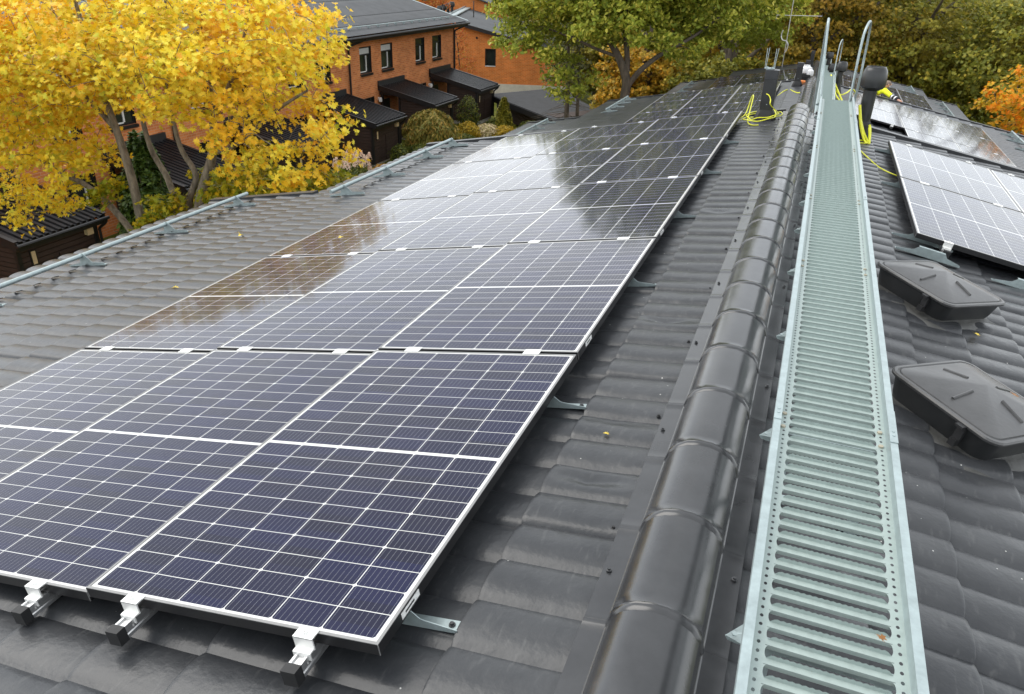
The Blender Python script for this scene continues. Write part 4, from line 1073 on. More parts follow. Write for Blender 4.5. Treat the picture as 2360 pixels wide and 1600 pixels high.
b.add([(FX, Y0, -8.3), (FX - 9, Y0, -8.3), (FX - 9, Y0, ZE), (FX - 4.5, Y0, ZE + 1.1), (FX, Y0, ZE)], [(4, 3, 2, 1, 0)], 0)
b.add([(FX - 9, Y1, -8.3), (FX - 9, Y0, -8.3), (FX - 9, Y0, ZE), (FX - 9, Y1, ZE)], [(0, 1, 2, 3)], 0)
b.build("wall", [BRICK, BLACKP], HB)
for i, (a, c, d, e) in enumerate(wins):
    X = FX - 0.10
    b = MB(); fr = 0.055
    b.box((X, a + fr / 2, (d + e) / 2), (0.06, fr, e - d - 0.004)); b.box((X, c - fr / 2, (d + e) / 2), (0.06, fr, e - d - 0.004))
    b.box((X, (a + c) / 2, e - fr / 2 - 0.002), (0.06, c - a - 2 * fr - 0.004, fr)); b.box((X, (a + c) / 2, d + fr / 2 + 0.002), (0.06, c - a - 2 * fr - 0.004, fr))
    zt = e - (e - d) * 0.30; yv = a + (c - a) * 0.64
    b.box((X, (a + c) / 2, zt), (0.055, c - a - 2 * fr - 0.006, 0.05))
    f = b.build("window", BLACKP, HB)
    b = MB(); b.box((X - 0.012, (a + c) / 2, (d + e) / 2), (0.012, c - a - 0.02, e - d - 0.02)); b.build("pane", GLASS, f)
    b = MB(); b.box((X + 0.012, yv, (zt + d) / 2 + 0.02), (0.045, 0.06, zt - d - 0.16)); b.box((X + 0.012, (a + yv) / 2, d + 0.085), (0.045, yv - a - 0.09, 0.045)); b.build("sash", WHITEP, f)
    b = MB(); b.box((FX - 0.03, (a + c) / 2, d - 0.02), (0.22, c - a + 0.06, 0.035), 0, Matrix.Rotation(R(12), 3, 'Y')); b.box((FX + 0.075, (a + c) / 2, d - 0.075), (0.012, c - a + 0.06, 0.10)); b.build("sill", BLACKP, f)
    if e > -4 and 36 < a < 41:
        b = MB(); b.box((X - 0.004, (a + c) / 2, zt + 0.18), (0.006, c - a - 0.13, e - zt - 0.12)); b.build("blind", BLIND, f)
# roof: corrugated-looking tile sheet with gutter, fascia and snow rails
def hill_roof(b, x0, z0, x1, z1, ya, yb, per=0.20, amp=0.028, st=0.40):
    ny = int((yb - ya) / per * 4) + 1; ys = np.linspace(ya, yb, ny); L_ = math.hypot(x1 - x0, z1 - z0)
    n = int(L_ / st); V = []; F = []
    ux, uz = (x1 - x0) / L_, (z1 - z0) / L_; nx, nz = -uz, ux
    if nz < 0: nx, nz = -nx, -nz
    rows = []
    for i in range(n + 1):
        rows.append((i * L_ / n, 0.022)); 
        if i < n: rows.append((i * L_ / n + 0.01, 0.0))
    for (s_, h) in rows:
        for y in ys:
            w = 0.5 + 0.5 * math.cos(2 * math.pi * y / per)
            hh = h * 0 + (0.025 - 0.025 * ((s_ / (L_ / n)) % 1.0)) + amp * w
            V.append((x0 + ux * s_ + nx * hh, y, z0 + uz * s_ + nz * hh))
    for i in range(len(rows) - 1):
        for j in range(ny - 1): F.append((i * ny + j, i * ny + j + 1, (i + 1) * ny + j + 1, (i + 1) * ny + j))
    b.add(V, F)
zr = -0.62; xr = FX - 5.9
b = MB(); hill_roof(b, FX + 0.55, -2.30, xr, zr, -6.4, 49.75); rf = b.build("roof", HROOF, HB)
b = MB(); hill_roof(b, xr - 5.9, -2.30, xr, zr, -6.4, 49.75, per=0.8); b.build("roof", HROOF, HB)
b = MB(); b.tube([(FX + 0.60, -6.4, -2.40), (FX + 0.60, 49.8, -2.40)], 0.07, 8); b.box((FX + 0.42, 21.7, -2.46), (0.05, 56.1, 0.24)); b.box((FX + 0.2, 21.7, -2.59), (0.5, 56.0, 0.03)); b.build("gutter", BLACKP, HB, smooth=40)
b = MB(); b.prism([(FX + 0.52, 49.70, -2.36), (xr, 49.70, zr - 0.06), (xr, 49.70, zr - 0.30), (FX + 0.52, 49.70, -2.60)], (0, 0.06, 0)); b.build("bargeboard", BLACKP, HB)
b = MB(); b.prism([(FX + 0.55, 49.60, -2.24), (xr, 49.60, zr + 0.07), (xr, 49.60, zr + 0.02), (FX + 0.55, 49.60, -2.29)], (0, 0.18, 0)); b.build("verge_trim", GALV, HB)
for yy in (35.42, 48.52, 22.5):
    b = MB(); b.tube(smooth_path([(FX + 0.55, yy + 1.05, -2.45), (FX + 0.40, yy + 0.95, -2.58), (FX + 0.12, yy + 0.25, -2.78), (FX + 0.09, yy, -2.95), (FX + 0.09, yy, -3.6), (FX + 0.09, yy, -8.0)], 4), 0.055, 8); b.build("downpipe", BLACKP, HB, smooth=40)
b = MB(); b.box((FX + 0.012, 48.60, -5.3), (0.03, 0.12, 5.4)); b.build("corner_board", BLACKP, HB)
b = MB()
for xx, zz in ((FX - 0.15, -1.95),):
    b.tube([(xx, 0, zz), (xx, 49.4, zz)], 0.03, 6)
    for i in range(46): y = 3 + i * 1.0; b.box((xx - 0.02, y, zz - 0.07), (0.16, 0.02, 0.13))
b.build("snow_guard_rail", GALV, HB, smooth=40)
b = MB()
for dx in (-0.10, 0.12):
    b.tube([(xr + 0.9 + dx, 5, zr + 0.06 + (0.06 if dx < 0 else 0)), (xr + 0.9 + dx, 49.2, zr + 0.06 + (0.06 if dx < 0 else 0))], 0.022, 6)
for i in range(32): b.prism([(xr + 0.5, 5 + i * 1.4, zr - 0.04), (xr + 1.3, 5 + i * 1.4, zr - 0.22), (xr + 1.05, 5 + i * 1.4, zr + 0.13), (xr + 0.72, 5 + i * 1.4, zr + 0.15)], (0, 0.03, 0))
b.build("ridge_walkway", GALV, HB, smooth=40)
for k in (0, 1):
    yy = 38.393 + UNIT * k
    b = MB(); b.lathe([(0.05, -0.12), (0.10, -0.10), (0.115, 0.02), (0.09, 0.11), (0.0, 0.14)], (FX + 0.14, yy - 0.05, -5.86), 14); b.box((FX + 0.03, yy - 0.05, -5.80), (0.08, 0.12, 0.12)); b.build("wall_lamp", WHITEP, HB, smooth=50)
for k in range(-5, 2):
    yy = 38.39 + UNIT * k
    b = MB(); b.box((FX - 0.02, yy + 0.75, -6.95), (0.10, 0.98, 2.05)); b.box((FX + 0.03, yy + 0.75, -6.6), (0.03, 0.72, 1.0)); d = b.build("door", BLACKP, HB)
    b = MB(); b.box((FX + 0.06, yy + 0.36, -7.0), (0.05, 0.12, 0.03)); b.build("handle", ALU, d)

# storage sheds with canopies
def shed(y0, k, label, w=2.95):
    zw, zf, xf = -5.15, -5.90, -19.45
    t = empty("garden_shed", (-20.9, y0 + w / 2, -8.0), label, "shed", "black timber sheds along the brick terrace")
    m = (zf - zw) / (xf - FX)
    zr_ = lambda x: zw + (x - FX) * m
    wa, wb = -21.75, -19.78; yb, yc = y0 + 0.16, y0 + w - 0.16
    b = MB(); P = [(wa, yb, -7.9), (wb, yb, -7.9), (wb, yb, zr_(wb) - 0.12), (wa, yb, zr_(wa) - 0.12)]
    b.prism(P, (0, yc - yb, 0)); b.build("board_wall", BOARDS, t)
    b = MB()
    for xx, yy in ((wb, yb), (wb, yc), (wa, yb), (-22.85, yb)):
        b = MB(); b.box((xx + 0.01, yy, (zr_(xx) - 0.14 - 7.9) / 2), (0.12, 0.12, 7.9 + zr_(xx) - 0.14 - 0.02)); b.build("corner_post", BLACKP, t)
    b = MB(); b.box((-22.2, yb, zr_(-22.2) - 0.22), (1.7, 0.10, 0.14)); b.build("canopy_beam", BLACKP, t)
    b = MB(); V = []; F = []
    per = 0.21; ys = []
    y = y0
    while y < y0 + w - 0.01:
        for f, h in ((0.0, 0.0), (0.30, 0.0), (0.42, 1.0), (0.86, 1.0), (0.98, 0.0)):
            if y + f * per < y0 + w: ys.append((y + f * per, h * 0.055))
        y += per
    for (x, zz) in ((FX + 0.01, zw), (xf, zf)):
        for (yy, h) in ys: V.append((x, yy, zz + h))
        for (yy, h) in ys: V.append((x, yy, zz + h - 0.006))
    n = len(ys)
    for j in range(n - 1):
        F.append((j, j + 1, 2 * n + j + 1, 2 * n + j)); F.append((n + j, 3 * n + j, 3 * n + j + 1, n + j + 1)); F.append((2 * n + j, 2 * n + j + 1, 3 * n + j + 1, 3 * n + j))
    b.add(V, F); b.build("profiled_roof", SHEDROOF, t)
    b = MB()
    for yy in (y0 - 0.03, y0 + w + 0.03):
        b.prism([(FX + 0.02, yy - 0.02, zw + 0.075), (xf, yy - 0.02, zf + 0.075), (xf, yy - 0.02, zf - 0.20), (FX + 0.02, yy - 0.02, zw - 0.20)], (0, 0.04, 0))
        b.prism([(FX + 0.02, yy - 0.05, zw + 0.086), (xf, yy - 0.05, zf + 0.086), (xf, yy - 0.05, zf + 0.077), (FX + 0.02, yy - 0.05, zw + 0.077)], (0, 0.13, 0))
    b.box((xf - 0.03, y0 + w / 2, zf - 0.14), (0.04, w, 0.16)); b.build("fascia", BLACKP, t)
    b = MB(); b.box((FX + 0.06, y0 + w / 2, zw + 0.13), (0.10, w + 0.1, 0.34)); b.build("wall_flashing", DARKM, t)
    b = MB(); b.tube([(xf + 0.05, y0 - 0.05, zf - 0.05), (xf + 0.05, y0 + w + 0.12, zf - 0.06)], 0.055, 8); b.build("gutter", BLACKP, t, smooth=40)
    b = MB(); b.tube(smooth_path([(xf + 0.05, y0 + w + 0.02, zf - 0.08), (xf - 0.02, y0 + w + 0.02, zf - 0.22), (xf - 0.26, y0 + w - 0.02, zf - 0.42), (xf - 0.27, y0 + w - 0.02, zf - 0.6), (xf - 0.27, y0 + w - 0.02, -7.95)], 4), 0.045, 8); b.build("downpipe", BLACKP, t, smooth=40)
    b = MB(); b.box((wb + 0.07, y0 + w - 0.42, zf - 0.36), (0.14, 0.22, 0.26)); b.box((wb + 0.145, y0 + w - 0.42, zf - 0.36), (0.012, 0.16, 0.19)); b.build("outdoor_lamp", CREAM, t)
    b = MB(); b.box(((wa + wb) / 2, y0 + w / 2, -8.0), (wb - wa - 0.06, w - 0.4, 0.26)); b.build("plinth", CONC, t)
    b = MB(); b.box((wb + 0.012, y0 + 0.62, zf - 0.62), (0.03, 0.20, 0.46)); b.box((wb + 0.030, y0 + 0.62, zf - 0.62), (0.012, 0.13, 0.38), 1)
    b.build("shed_window", [BLACKP, CREAM], t)
    b = MB(); b.box((wb + 0.02, y0 + 1.9, -7.25), (0.03, 0.95, 1.25)); b.box((wb + 0.045, y0 + 1.5, -7.2), (0.02, 0.03, 0.12)); b.build("shed_door", BOARDS, t)
    return t
SL = {-5: "black timber shed hidden lowest behind the yellow maple", -4: "black shed with a small white-framed window at the left picture edge", -3: "black timber shed behind the maple's left trunk and the dark thuja", -2: "black timber shed behind the maple's forked trunk",
      -1: "black timber shed just right of the yellow maple, half hidden by its leaves", 0: "black timber shed behind the drooping bush", 1: "farthest black timber shed, on a raised concrete base"}
for k in (-4, -3, -2, -1, 0, 1): shed(38.39 + UNIT * k, k, SL[k])

# ------------------------------------------------------------------ orange gable house, carport, houses beyond
GH = empty("gable_house", (-24, 63, -8.4), "bright orange brick gable house beyond the brown terrace", "house", rot=(0, 0, R(18)))
GM = Matrix.Translation((-23.8, 62.0, 0)) @ Matrix.Rotation(R(18), 4, 'Z')
def gp(x, y, z): v = GM @ Vector((x, y, z)); return (v.x, v.y, v.z)
def gbuild(b, name, m, sm=None):
    o = b.build(name, m, None, smooth=sm); o.parent = GH
    o.matrix_parent_inverse = Matrix.LocRotScale(GH.location, GH.rotation_euler, None).inverted() @ GM
    return o
xl, xrr = -6.8, 5.0
zl = lambda x: -3.05 - (x + 5.6) * 0.235 if x > -5.6 else -3.05 + (x + 5.6) * 0.235
hole = (-2.35, -1.45, -6.55, -5.15)
b = MB()
def quad_xz(b, pts, mi=0): b.add([(x, 0, z) for x, z in pts], [tuple(range(len(pts)))], mi)
a, c, d, e = hole
quad_xz(b, [(xl, -7.9), (a, -7.9), (a, zl(a)), (-5.6, zl(-5.6)), (xl, zl(xl))]); quad_xz(b, [(c, -7.9), (xrr, -7.9), (xrr, zl(xrr)), (c, zl(c))])
quad_xz(b, [(a, -7.9), (c, -7.9), (c, d), (a, d)]); quad_xz(b, [(a, e), (c, e), (c, zl(c)), (a, zl(a))])
b.add([(a, 0, d), (c, 0, d), (c, 0, e), (a, 0, e), (a, 0.15, d), (c, 0.15, d), (c, 0.15, e), (a, 0.15, e)], [(4, 5, 1, 0), (5, 6, 2, 1), (6, 7, 3, 2), (7, 4, 0, 3)], 1)
b.add([(xrr, 0, -7.9), (xrr, 22, -7.9), (xrr, 22, zl(xrr)), (xrr, 0, zl(xrr))], [(0, 1, 2, 3)]); b.add([(xl, 0, -7.9), (xl, 22, -7.9), (xl, 22, zl(xl)), (xl, 0, zl(xl))], [(3, 2, 1, 0)])
gbuild(b, "wall", [BRICKG, BLACKP])
b = MB(); b.box(((xl + xrr) / 2, 11, -8.95), (xrr - xl + 0.1, 22.1, 2.1)); gbuild(b, "plinth", RENDERW)
b = MB(); b.box(((a + c) / 2, 0.12, (d + e) / 2), (c - a - 0.01, 0.02, e - d - 0.01)); w_ = gbuild(b, "window", GLASS)
b = MB()
for (x0_, x1_, z0_, z1_) in ((a, a + 0.07, d, e), (c - 0.07, c, d, e), (a + 0.07, c - 0.07, e - 0.07, e)): b.box(((x0_ + x1_) / 2, 0.08, (z0_ + z1_) / 2), (x1_ - x0_ - 0.004, 0.06, z1_ - z0_ - 0.004))
gbuild(b, "window_frame", BLACKP)
b = MB(); b.box(((a + c) / 2, 0.03, d + 0.03), (c - a - 0.02, 0.2, 0.05)); gbuild(b, "window_sill", WHITEP)
def groof(xa, xb, name):
    b = MB(); n = 60; V = []; F = []
    za, zb = zl(xa) + 0.16, zl(xb) + 0.16
    for i, (x, z) in enumerate(((xa, za), (xb, zb))):
        for j in range(n * 2 + 1): V.append((x, -0.55 + 23.0 * j / (2 * n), z + (0.05 if j % 2 else 0.0)))
    m_ = 2 * n + 1
    for j in range(2 * n): F.append((j, j + 1, m_ + j + 1, m_ + j))
    b.add(V, F); return gbuild(b, name, HROOF)
groof(-5.6, xrr + 0.6, "roof"); groof(xl - 0.5, -5.6, "roof")
b = MB()
b.prism([(-5.6, -0.58, zl(-5.6) + 0.14), (xrr + 0.6, -0.58, zl(xrr + 0.6) + 0.14), (xrr + 0.6, -0.58, zl(xrr + 0.6) - 0.12), (-5.6, -0.58, zl(-5.6) - 0.12)], (0, 0.05, 0))
b.prism([(xl - 0.5, -0.58, zl(xl - 0.5) + 0.14), (-5.6, -0.58, zl(-5.6) + 0.14), (-5.6, -0.58, zl(-5.6) - 0.12), (xl - 0.5, -0.58, zl(xl - 0.5) - 0.12)], (0, 0.05, 0))
b.box(((xl + xrr) / 2, -0.25, 0), (0.01, 0.01, 0.01)); b.v = b.v[:-8]; b.f = b.f[:-6]; b.mi = b.mi[:-6]
gbuild(b, "bargeboard", BLACKP)
b = MB(); b.box((-5.3, 10.5, zl(-5.3) + 0.30), (0.45, 21, 0.05)); b.box((-5.05, 10.5, zl(-5.0) + 0.34), (0.05, 21, 0.08)); b.box((-5.55, 10.5, zl(-5.55) + 0.34), (0.05, 21, 0.08)); gbuild(b, "ridge_walkway", GALV)
for (x, y, hh) in ((-6.4, 2.2, 1.0), (-6.3, 4.0, 1.0), (-6.2, 6.0, 1.0), (-6.1, 8.2, 1.0), (-8.2, 5.0, 0.9)):
    b = MB(); zz = zl(x) + 0.1
    b.lathe([(0.16, -0.1), (0.14, 0.1), (0.13, hh * 0.55), (0.24, hh * 0.6), (0.27, hh * 0.8), (0.18, hh)], (x, y, zz), 14); gbuild(b, "roof_vent", FAN, 40)
b = MB(); b.tube([(-4.0, 7.0, zl(-4.0)), (-4.0, 7.0, zl(-4.0) + 1.5)], 0.05, 6); b.tube([(-4.0, 7.0, zl(-4.0) + 1.5), (-4.0, 7.0, zl(-4.0) + 1.52)], 0.09, 6); gbuild(b, "roof_pole", DARKM)
b = MB(); b.lathe([(0.09, 0), (0.09, 0.04), (0, 0.04)], (0, 0, 0), 10); b.v = [(-3.05 + x, -0.02 - z, -4.35 + y) for x, y, z in b.v]; gbuild(b, "wall_vent", BLACKP)

t = empty("carport", (-17.5, 49.5, -8), "low black flat-roofed carport in front of the orange gable house", "carport")
b = MB(); b.prism([(-20.3, 48.2, -6.72), (-13.6, 42.6, -6.95), (-11.2, 45.8, -6.95), (-17.2, 53.4, -6.72)], (0, 0, 0.10)); b.build("roof_deck", FELT, t)
b = MB(); b.prism([(-20.3, 48.14, -6.98), (-13.62, 42.54, -7.2), (-13.62, 42.54, -6.9), (-20.3, 48.14, -6.66)], (0.03, 0.04, 0)); b.prism([(-20.36, 48.2, -6.98), (-17.26, 53.4, -6.98), (-17.26, 53.4, -6.64), (-20.36, 48.2, -6.64)], (-0.04, 0.02, 0)); b.build("fascia", BLACKP, t)
b = MB(); b.prism([(-19.7, 48.3, -8.1), (-13.9, 43.4, -8.1), (-11.8, 45.8, -8.1), (-17.2, 52.6, -8.1)], (0, 0, 1.3)); b.build("board_wall", BOARDS, t)
b = MB(); b.box((-15.9, 48.2, -6.80), (5.2, 0.06, 0.02), 0, Matrix.Rotation(R(-38), 3, 'Z')); b.build("felt_seam", GALV, t)

def far_house(label, x, y, rz, w, L_, ze, zrg, chim):
    t = empty("distant_house", (x, y, -8), label, "house", None, (0, 0, R(rz)))
    Mx = Matrix.Translation((x, y, 0)) @ Matrix.Rotation(R(rz), 4, 'Z')
    def fb(b, n, m):
        o = b.build(n, m, None); o.parent = t; o.matrix_parent_inverse = Matrix.LocRotScale(t.location, t.rotation_euler, None).inverted() @ Mx
        return o
    b = MB(); b.prism([(-w / 2, 0, -10.5), (w / 2, 0, -10.5), (w / 2, 0, ze), (0, 0, zrg - 0.1), (-w / 2, 0, ze)], (0, L_, 0)); fb(b, "wall", BRICKG)
    b = MB()
    for sg in (-1, 1):
        P = [(sg * (w / 2 + 0.5), -0.5, ze - 0.1), (0, -0.5, zrg), (0, -0.5, zrg + 0.10), (sg * (w / 2 + 0.5), -0.5, ze)]
        b.prism(P if sg < 0 else P[::-1], (0, L_ + 1, 0))
    fb(b, "roof", HROOF)
    for cx_, cy_, h in chim:
        b = MB(); zz = zrg - abs(cx_) * 0.2
        b.box((cx_, cy_, zz + h / 2), (0.75, 0.75, h)); b.box((cx_, cy_, zz + h + 0.04), (0.86, 0.86, 0.10), 1); b.box((cx_, cy_, zz + 0.1), (0.9, 0.9, 0.2), 1)
        fb(b, "chimney", [BLACKP, WHITEP])
    for k in range(3):
        b = MB(); b.box((w / 2 + 0.02, 3 + k * 5, ze - 1.5), (0.06, 1.2, 1.3)); b.box((w / 2 + 0.05, 3 + k * 5, ze - 1.5), (0.02, 1.0, 1.1), 1); fb(b, "window", [BLACKP, GLASS])
far_house("distant house with dark chimneys seen over the brown terrace's roof", -34.5, 74, 18, 10, 24, -3.0, -1.4, ((-1.0, 2.0, 1.5), (0.8, 3.0, 1.4), (2.4, 5.0, 1.3)))

# ------------------------------------------------------------------ foliage
MAPLE = np.array([(0, -0.42), (0.05, -0.10), (0.30, -0.30), (0.27, -0.06), (0.52, 0.02), (0.34, 0.14), (0.36, 0.34), (0.14, 0.22), (0.0, 0.58), (-0.14, 0.22), (-0.36, 0.34), (-0.34, 0.14), (-0.52, 0.02), (-0.27, -0.06), (-0.30, -0.30), (-0.05, -0.10)])
OVAL = np.array([(0, -0.5), (0.24, -0.12), (0.20, 0.22), (0, 0.5), (-0.20, 0.22), (-0.24, -0.12)])
SPRAY = np.array([(0, -0.5), (0.28, -0.30), (0.16, -0.08), (0.46, 0.04), (0.20, 0.16), (0.24, 0.42), (0.02, 0.30), (-0.16, 0.52), (-0.20, 0.18), (-0.48, 0.10), (-0.18, -0.06), (-0.32, -0.32)])
NEEDLE = np.array([(0, -0.5), (0.09, -0.1), (0.07, 0.3), (0, 0.5), (-0.07, 0.3), (-0.09, -0.1)])

def leaf_mesh(name, pos, nrm, size, shape, m, parent, droop=0.0, curl=0.18, tipdir=None):
    n = len(pos); k = len(shape)
    nrm = nrm / np.linalg.norm(nrm, axis=1, keepdims=True)
    rv = rng.normal(size=(n, 3)) if tipdir is None else tipdir + rng.normal(size=(n, 3)) * 0.35
    a = rv - nrm * np.sum(rv * nrm, 1, keepdims=True); a /= np.linalg.norm(a, axis=1, keepdims=True) + 1e-9
    bb = np.cross(nrm, a)
    sx = shape[:, 0][None, :, None]; sy = shape[:, 1][None, :, None]
    S = size[:, None, None]
    r2 = (shape[:, 0] ** 2 + shape[:, 1] ** 2)[None, :, None]
    cv = rng.normal(size=(n, 1, 1)) * curl
    V = pos[:, None, :] + S * (sx * bb[:, None, :] + sy * a[:, None, :] + (np.abs(sx) * cv * 1.2 - r2 * cv) * nrm[:, None, :])
    V = V.reshape(-1, 3)
    o = npmesh(name, V, np.arange(n * k), np.arange(n) * k, np.full(n, k), m, parent, smooth=False)
    return o

def scatter(ells, n, mind, shell=0.0):
    """points inside a union of ellipsoids (cx,cy,cz,rx,ry,rz), at least mind apart"""
    vol = np.array([e[3] * e[4] * e[5] for e in ells]); pr = vol / vol.sum()
    out = []; tries = 0
    grid = {}
    while len(out) < n and tries < n * 40:
        tries += 1
        e = ells[rng.choice(len(ells), p=pr)]
        d = rng.normal(size=3); d /= np.linalg.norm(d); r = rng.random() ** (1 / 3)
        if shell > 0: r = 1 - (1 - r) * (1 - shell)
        p = np.array([e[0] + d[0] * r * e[3], e[1] + d[1] * r * e[4], e[2] + d[2] * r * e[5]])
        key = tuple(np.floor(p / mind).astype(int)); ok = True
        for dx in (-1, 0, 1):
            for dy in (-1, 0, 1):
                for dz in (-1, 0, 1):
                    for q in grid.get((key[0] + dx, key[1] + dy, key[2] + dz), ()):
                        if np.sum((p - q) ** 2) < mind * mind: ok = False
        if ok: grid.setdefault(key, []).append(p); out.append(p)
    return np.array(out)

def branches(b, stems, pts, r_tip=0.008, wob=0.10, maxseg=1.2):
    """stems: list of (path points, radii). Every leaf clump gets a twig that grows from the nearest wood."""
    nodes = []; rad = []
    for path, radii in stems:
        sp = smooth_path(path, 5); m = len(sp)
        rr = np.interp(np.linspace(0, len(radii) - 1, m), range(len(radii)), radii)
        b.tube(sp, list(rr), 9, 0)
        for p, r in zip(sp[2:], rr[2:]): nodes.append(np.array(p)); rad.append(r)
    base = np.array(stems[0][0][0], float)
    cen = np.mean([np.array(s[0][-1], float) for s in stems], 0)
    order = np.argsort([np.min([np.linalg.norm(p - q) for q in nodes]) for p in pts])
    N = np.array(nodes); Rr = np.array(rad)
    for i in order:
        p = pts[i]
        d = np.linalg.norm(N - p, axis=1) + np.maximum(0, N[:, 2] - p[2]) * 0.8
        j = int(np.argmin(d)); q = N[j]; L_ = np.linalg.norm(p - q)
        if L_ < 0.05: continue
        r0 = min(Rr[j] * 0.75, 0.010 + 0.018 * L_); k = max(3, int(L_ / 0.35) + 2)
        path = [q + (p - q) * (t / (k - 1)) + (rng.normal(size=3) * wob * L_ * 0.25 * math.sin(math.pi * t / (k - 1))) + np.array([0, 0, 0.10 * L_ * math.sin(math.pi * t / (k - 1))]) for t in range(k)]
        rr = [r0 + (r_tip - r0) * (t / (k - 1)) for t in range(k)]
        b.tube(path, rr, 5, 0)
        N = np.vstack([N, path[1:]]); Rr = np.append(Rr, rr[1:])

def crown(name, ells, m, parent, nclump, mind, per, clump_r, lsize, shape, up=0.6, pts=None, center=None, lvar=0.25, flat=0.6, n_extra=0):
    if pts is None: pts = scatter(ells, nclump, mind)
    idx = np.repeat(np.arange(len(pts)), per)
    d = rng.normal(size=(len(idx), 3)); d /= np.linalg.norm(d, axis=1, keepdims=True)
    r = rng.random((len(idx), 1)) ** 0.55 * clump_r * rng.uniform(0.6, 1.25, (len(pts), 1))[idx]
    pos = pts[idx] + d * r * np.array([1, 1, flat])
    c0 = np.array(center) if center is not None else pts.mean(0)
    out = pos - c0; out /= np.linalg.norm(out, axis=1, keepdims=True) + 1e-9
    nrm = rng.normal(size=pos.shape) * 0.55 + out * 0.45 + np.array([0, 0, up])
    size = lsize * rng.uniform(1 - lvar, 1 + lvar, len(pos))
    return leaf_mesh(name, pos, nrm, size, shape, m, parent), pts

def tree(name, label, cat, group, base, ells, stems, m, bark, nclump, mind, per, clump_r, lsize, shape, up=0.6, twigs=True, extra=None, flat=0.6):
    t = empty(name, base, label, cat, group)
    pts = scatter(ells, nclump, mind)
    o, _ = crown("crown", ells, m, t, nclump, mind, per, clump_r, lsize, shape, up, pts=pts, flat=flat)
    b = MB(); branches(b, stems, pts if twigs else pts[::3]); b.build("trunk", bark, t, smooth=60)
    return t

# the yellow maple between the houses
ML = mat_leaf("yellow_maple_leaf", [(0.0, (0.84, 0.54, 0.025)), (0.30, (0.88, 0.68, 0.04)), (0.60, (0.90, 0.78, 0.09)), (0.78, (0.70, 0.64, 0.05)), (0.88, (0.46, 0.48, 0.035)), (0.95, (0.84, 0.38, 0.03)), (1.0, (0.36, 0.40, 0.03))], clump=(0.86, 0.47, 0.025), trans=0.34, nscale=0.55)
MG = mat_leaf("green_maple_leaf", [(0.0, (0.16, 0.22, 0.015)), (0.4, (0.30, 0.31, 0.018)), (0.7, (0.46, 0.40, 0.02)), (1.0, (0.62, 0.44, 0.02))], trans=0.38)
tm = empty("maple_tree", (-12.9, 11.0, -8.0), "large yellow autumn maple with several grey trunks, left of the brown terrace", "tree")
me1 = [(-12.6, 11.3, -0.05, 4.6, 2.8, 1.15), (-15.6, 11.2, -0.9, 2.3, 2.2, 1.6), (-14.2, 11.0, -0.7, 2.0, 1.8, 0.9), (-10.3, 11.0, -0.2, 2.2, 2.2, 1.3), (-9.2, 10.9, -1.3, 1.5, 1.6, 0.85), (-8.95, 10.9, -2.15, 1.15, 1.3, 0.42), (-14.1, 11.0, -1.35, 1.0, 1.3, 0.5), (-15.0, 10.9, -2.5, 1.3, 1.3, 0.65), (-16.6, 11.0, -2.2, 1.4, 1.6, 1.6), (-16.2, 10.6, -3.75, 1.3, 1.1, 0.65), (-14.6, 10.5, -3.2, 0.5, 0.6, 0.45)]
me2 = [(-11.2, 11.9, -3.6, 1.0, 0.8, 0.5), (-9.9, 11.0, -2.75, 0.9, 0.8, 0.4), (-10.2, 11.6, -3.1, 1.25, 1.2, 0.6), (-9.2, 11.4, -2.85, 1.2, 1.1, 0.45), (-10.9, 12.2, -3.9, 0.8, 0.6, 0.6), (-12.2, 12.2, -3.4, 0.35, 0.5, 0.5), (-12.5, 10.7, -3.75, 0.40, 0.4, 0.35), (-11.85, 10.6, -3.2, 0.35, 0.35, 0.3), (-13.5, 10.6, -3.2, 0.35, 0.35, 0.3)]
p1 = scatter(me1, 680, 0.345); p2 = scatter(me2, 190, 0.27)
o, _ = crown("crown", me1, ML, tm, 0, 0, 52, 0.42, 0.125, MAPLE, up=0.55, pts=p1, center=(-12.6, 11.2, -2.0))
o, _ = crown("crown", me2, MG, tm, 0, 0, 56, 0.34, 0.135, MAPLE, up=0.7, pts=p2, center=(-11.0, 11.5, -4.0))
o["label"] = "greener lower boughs"
b = MB()
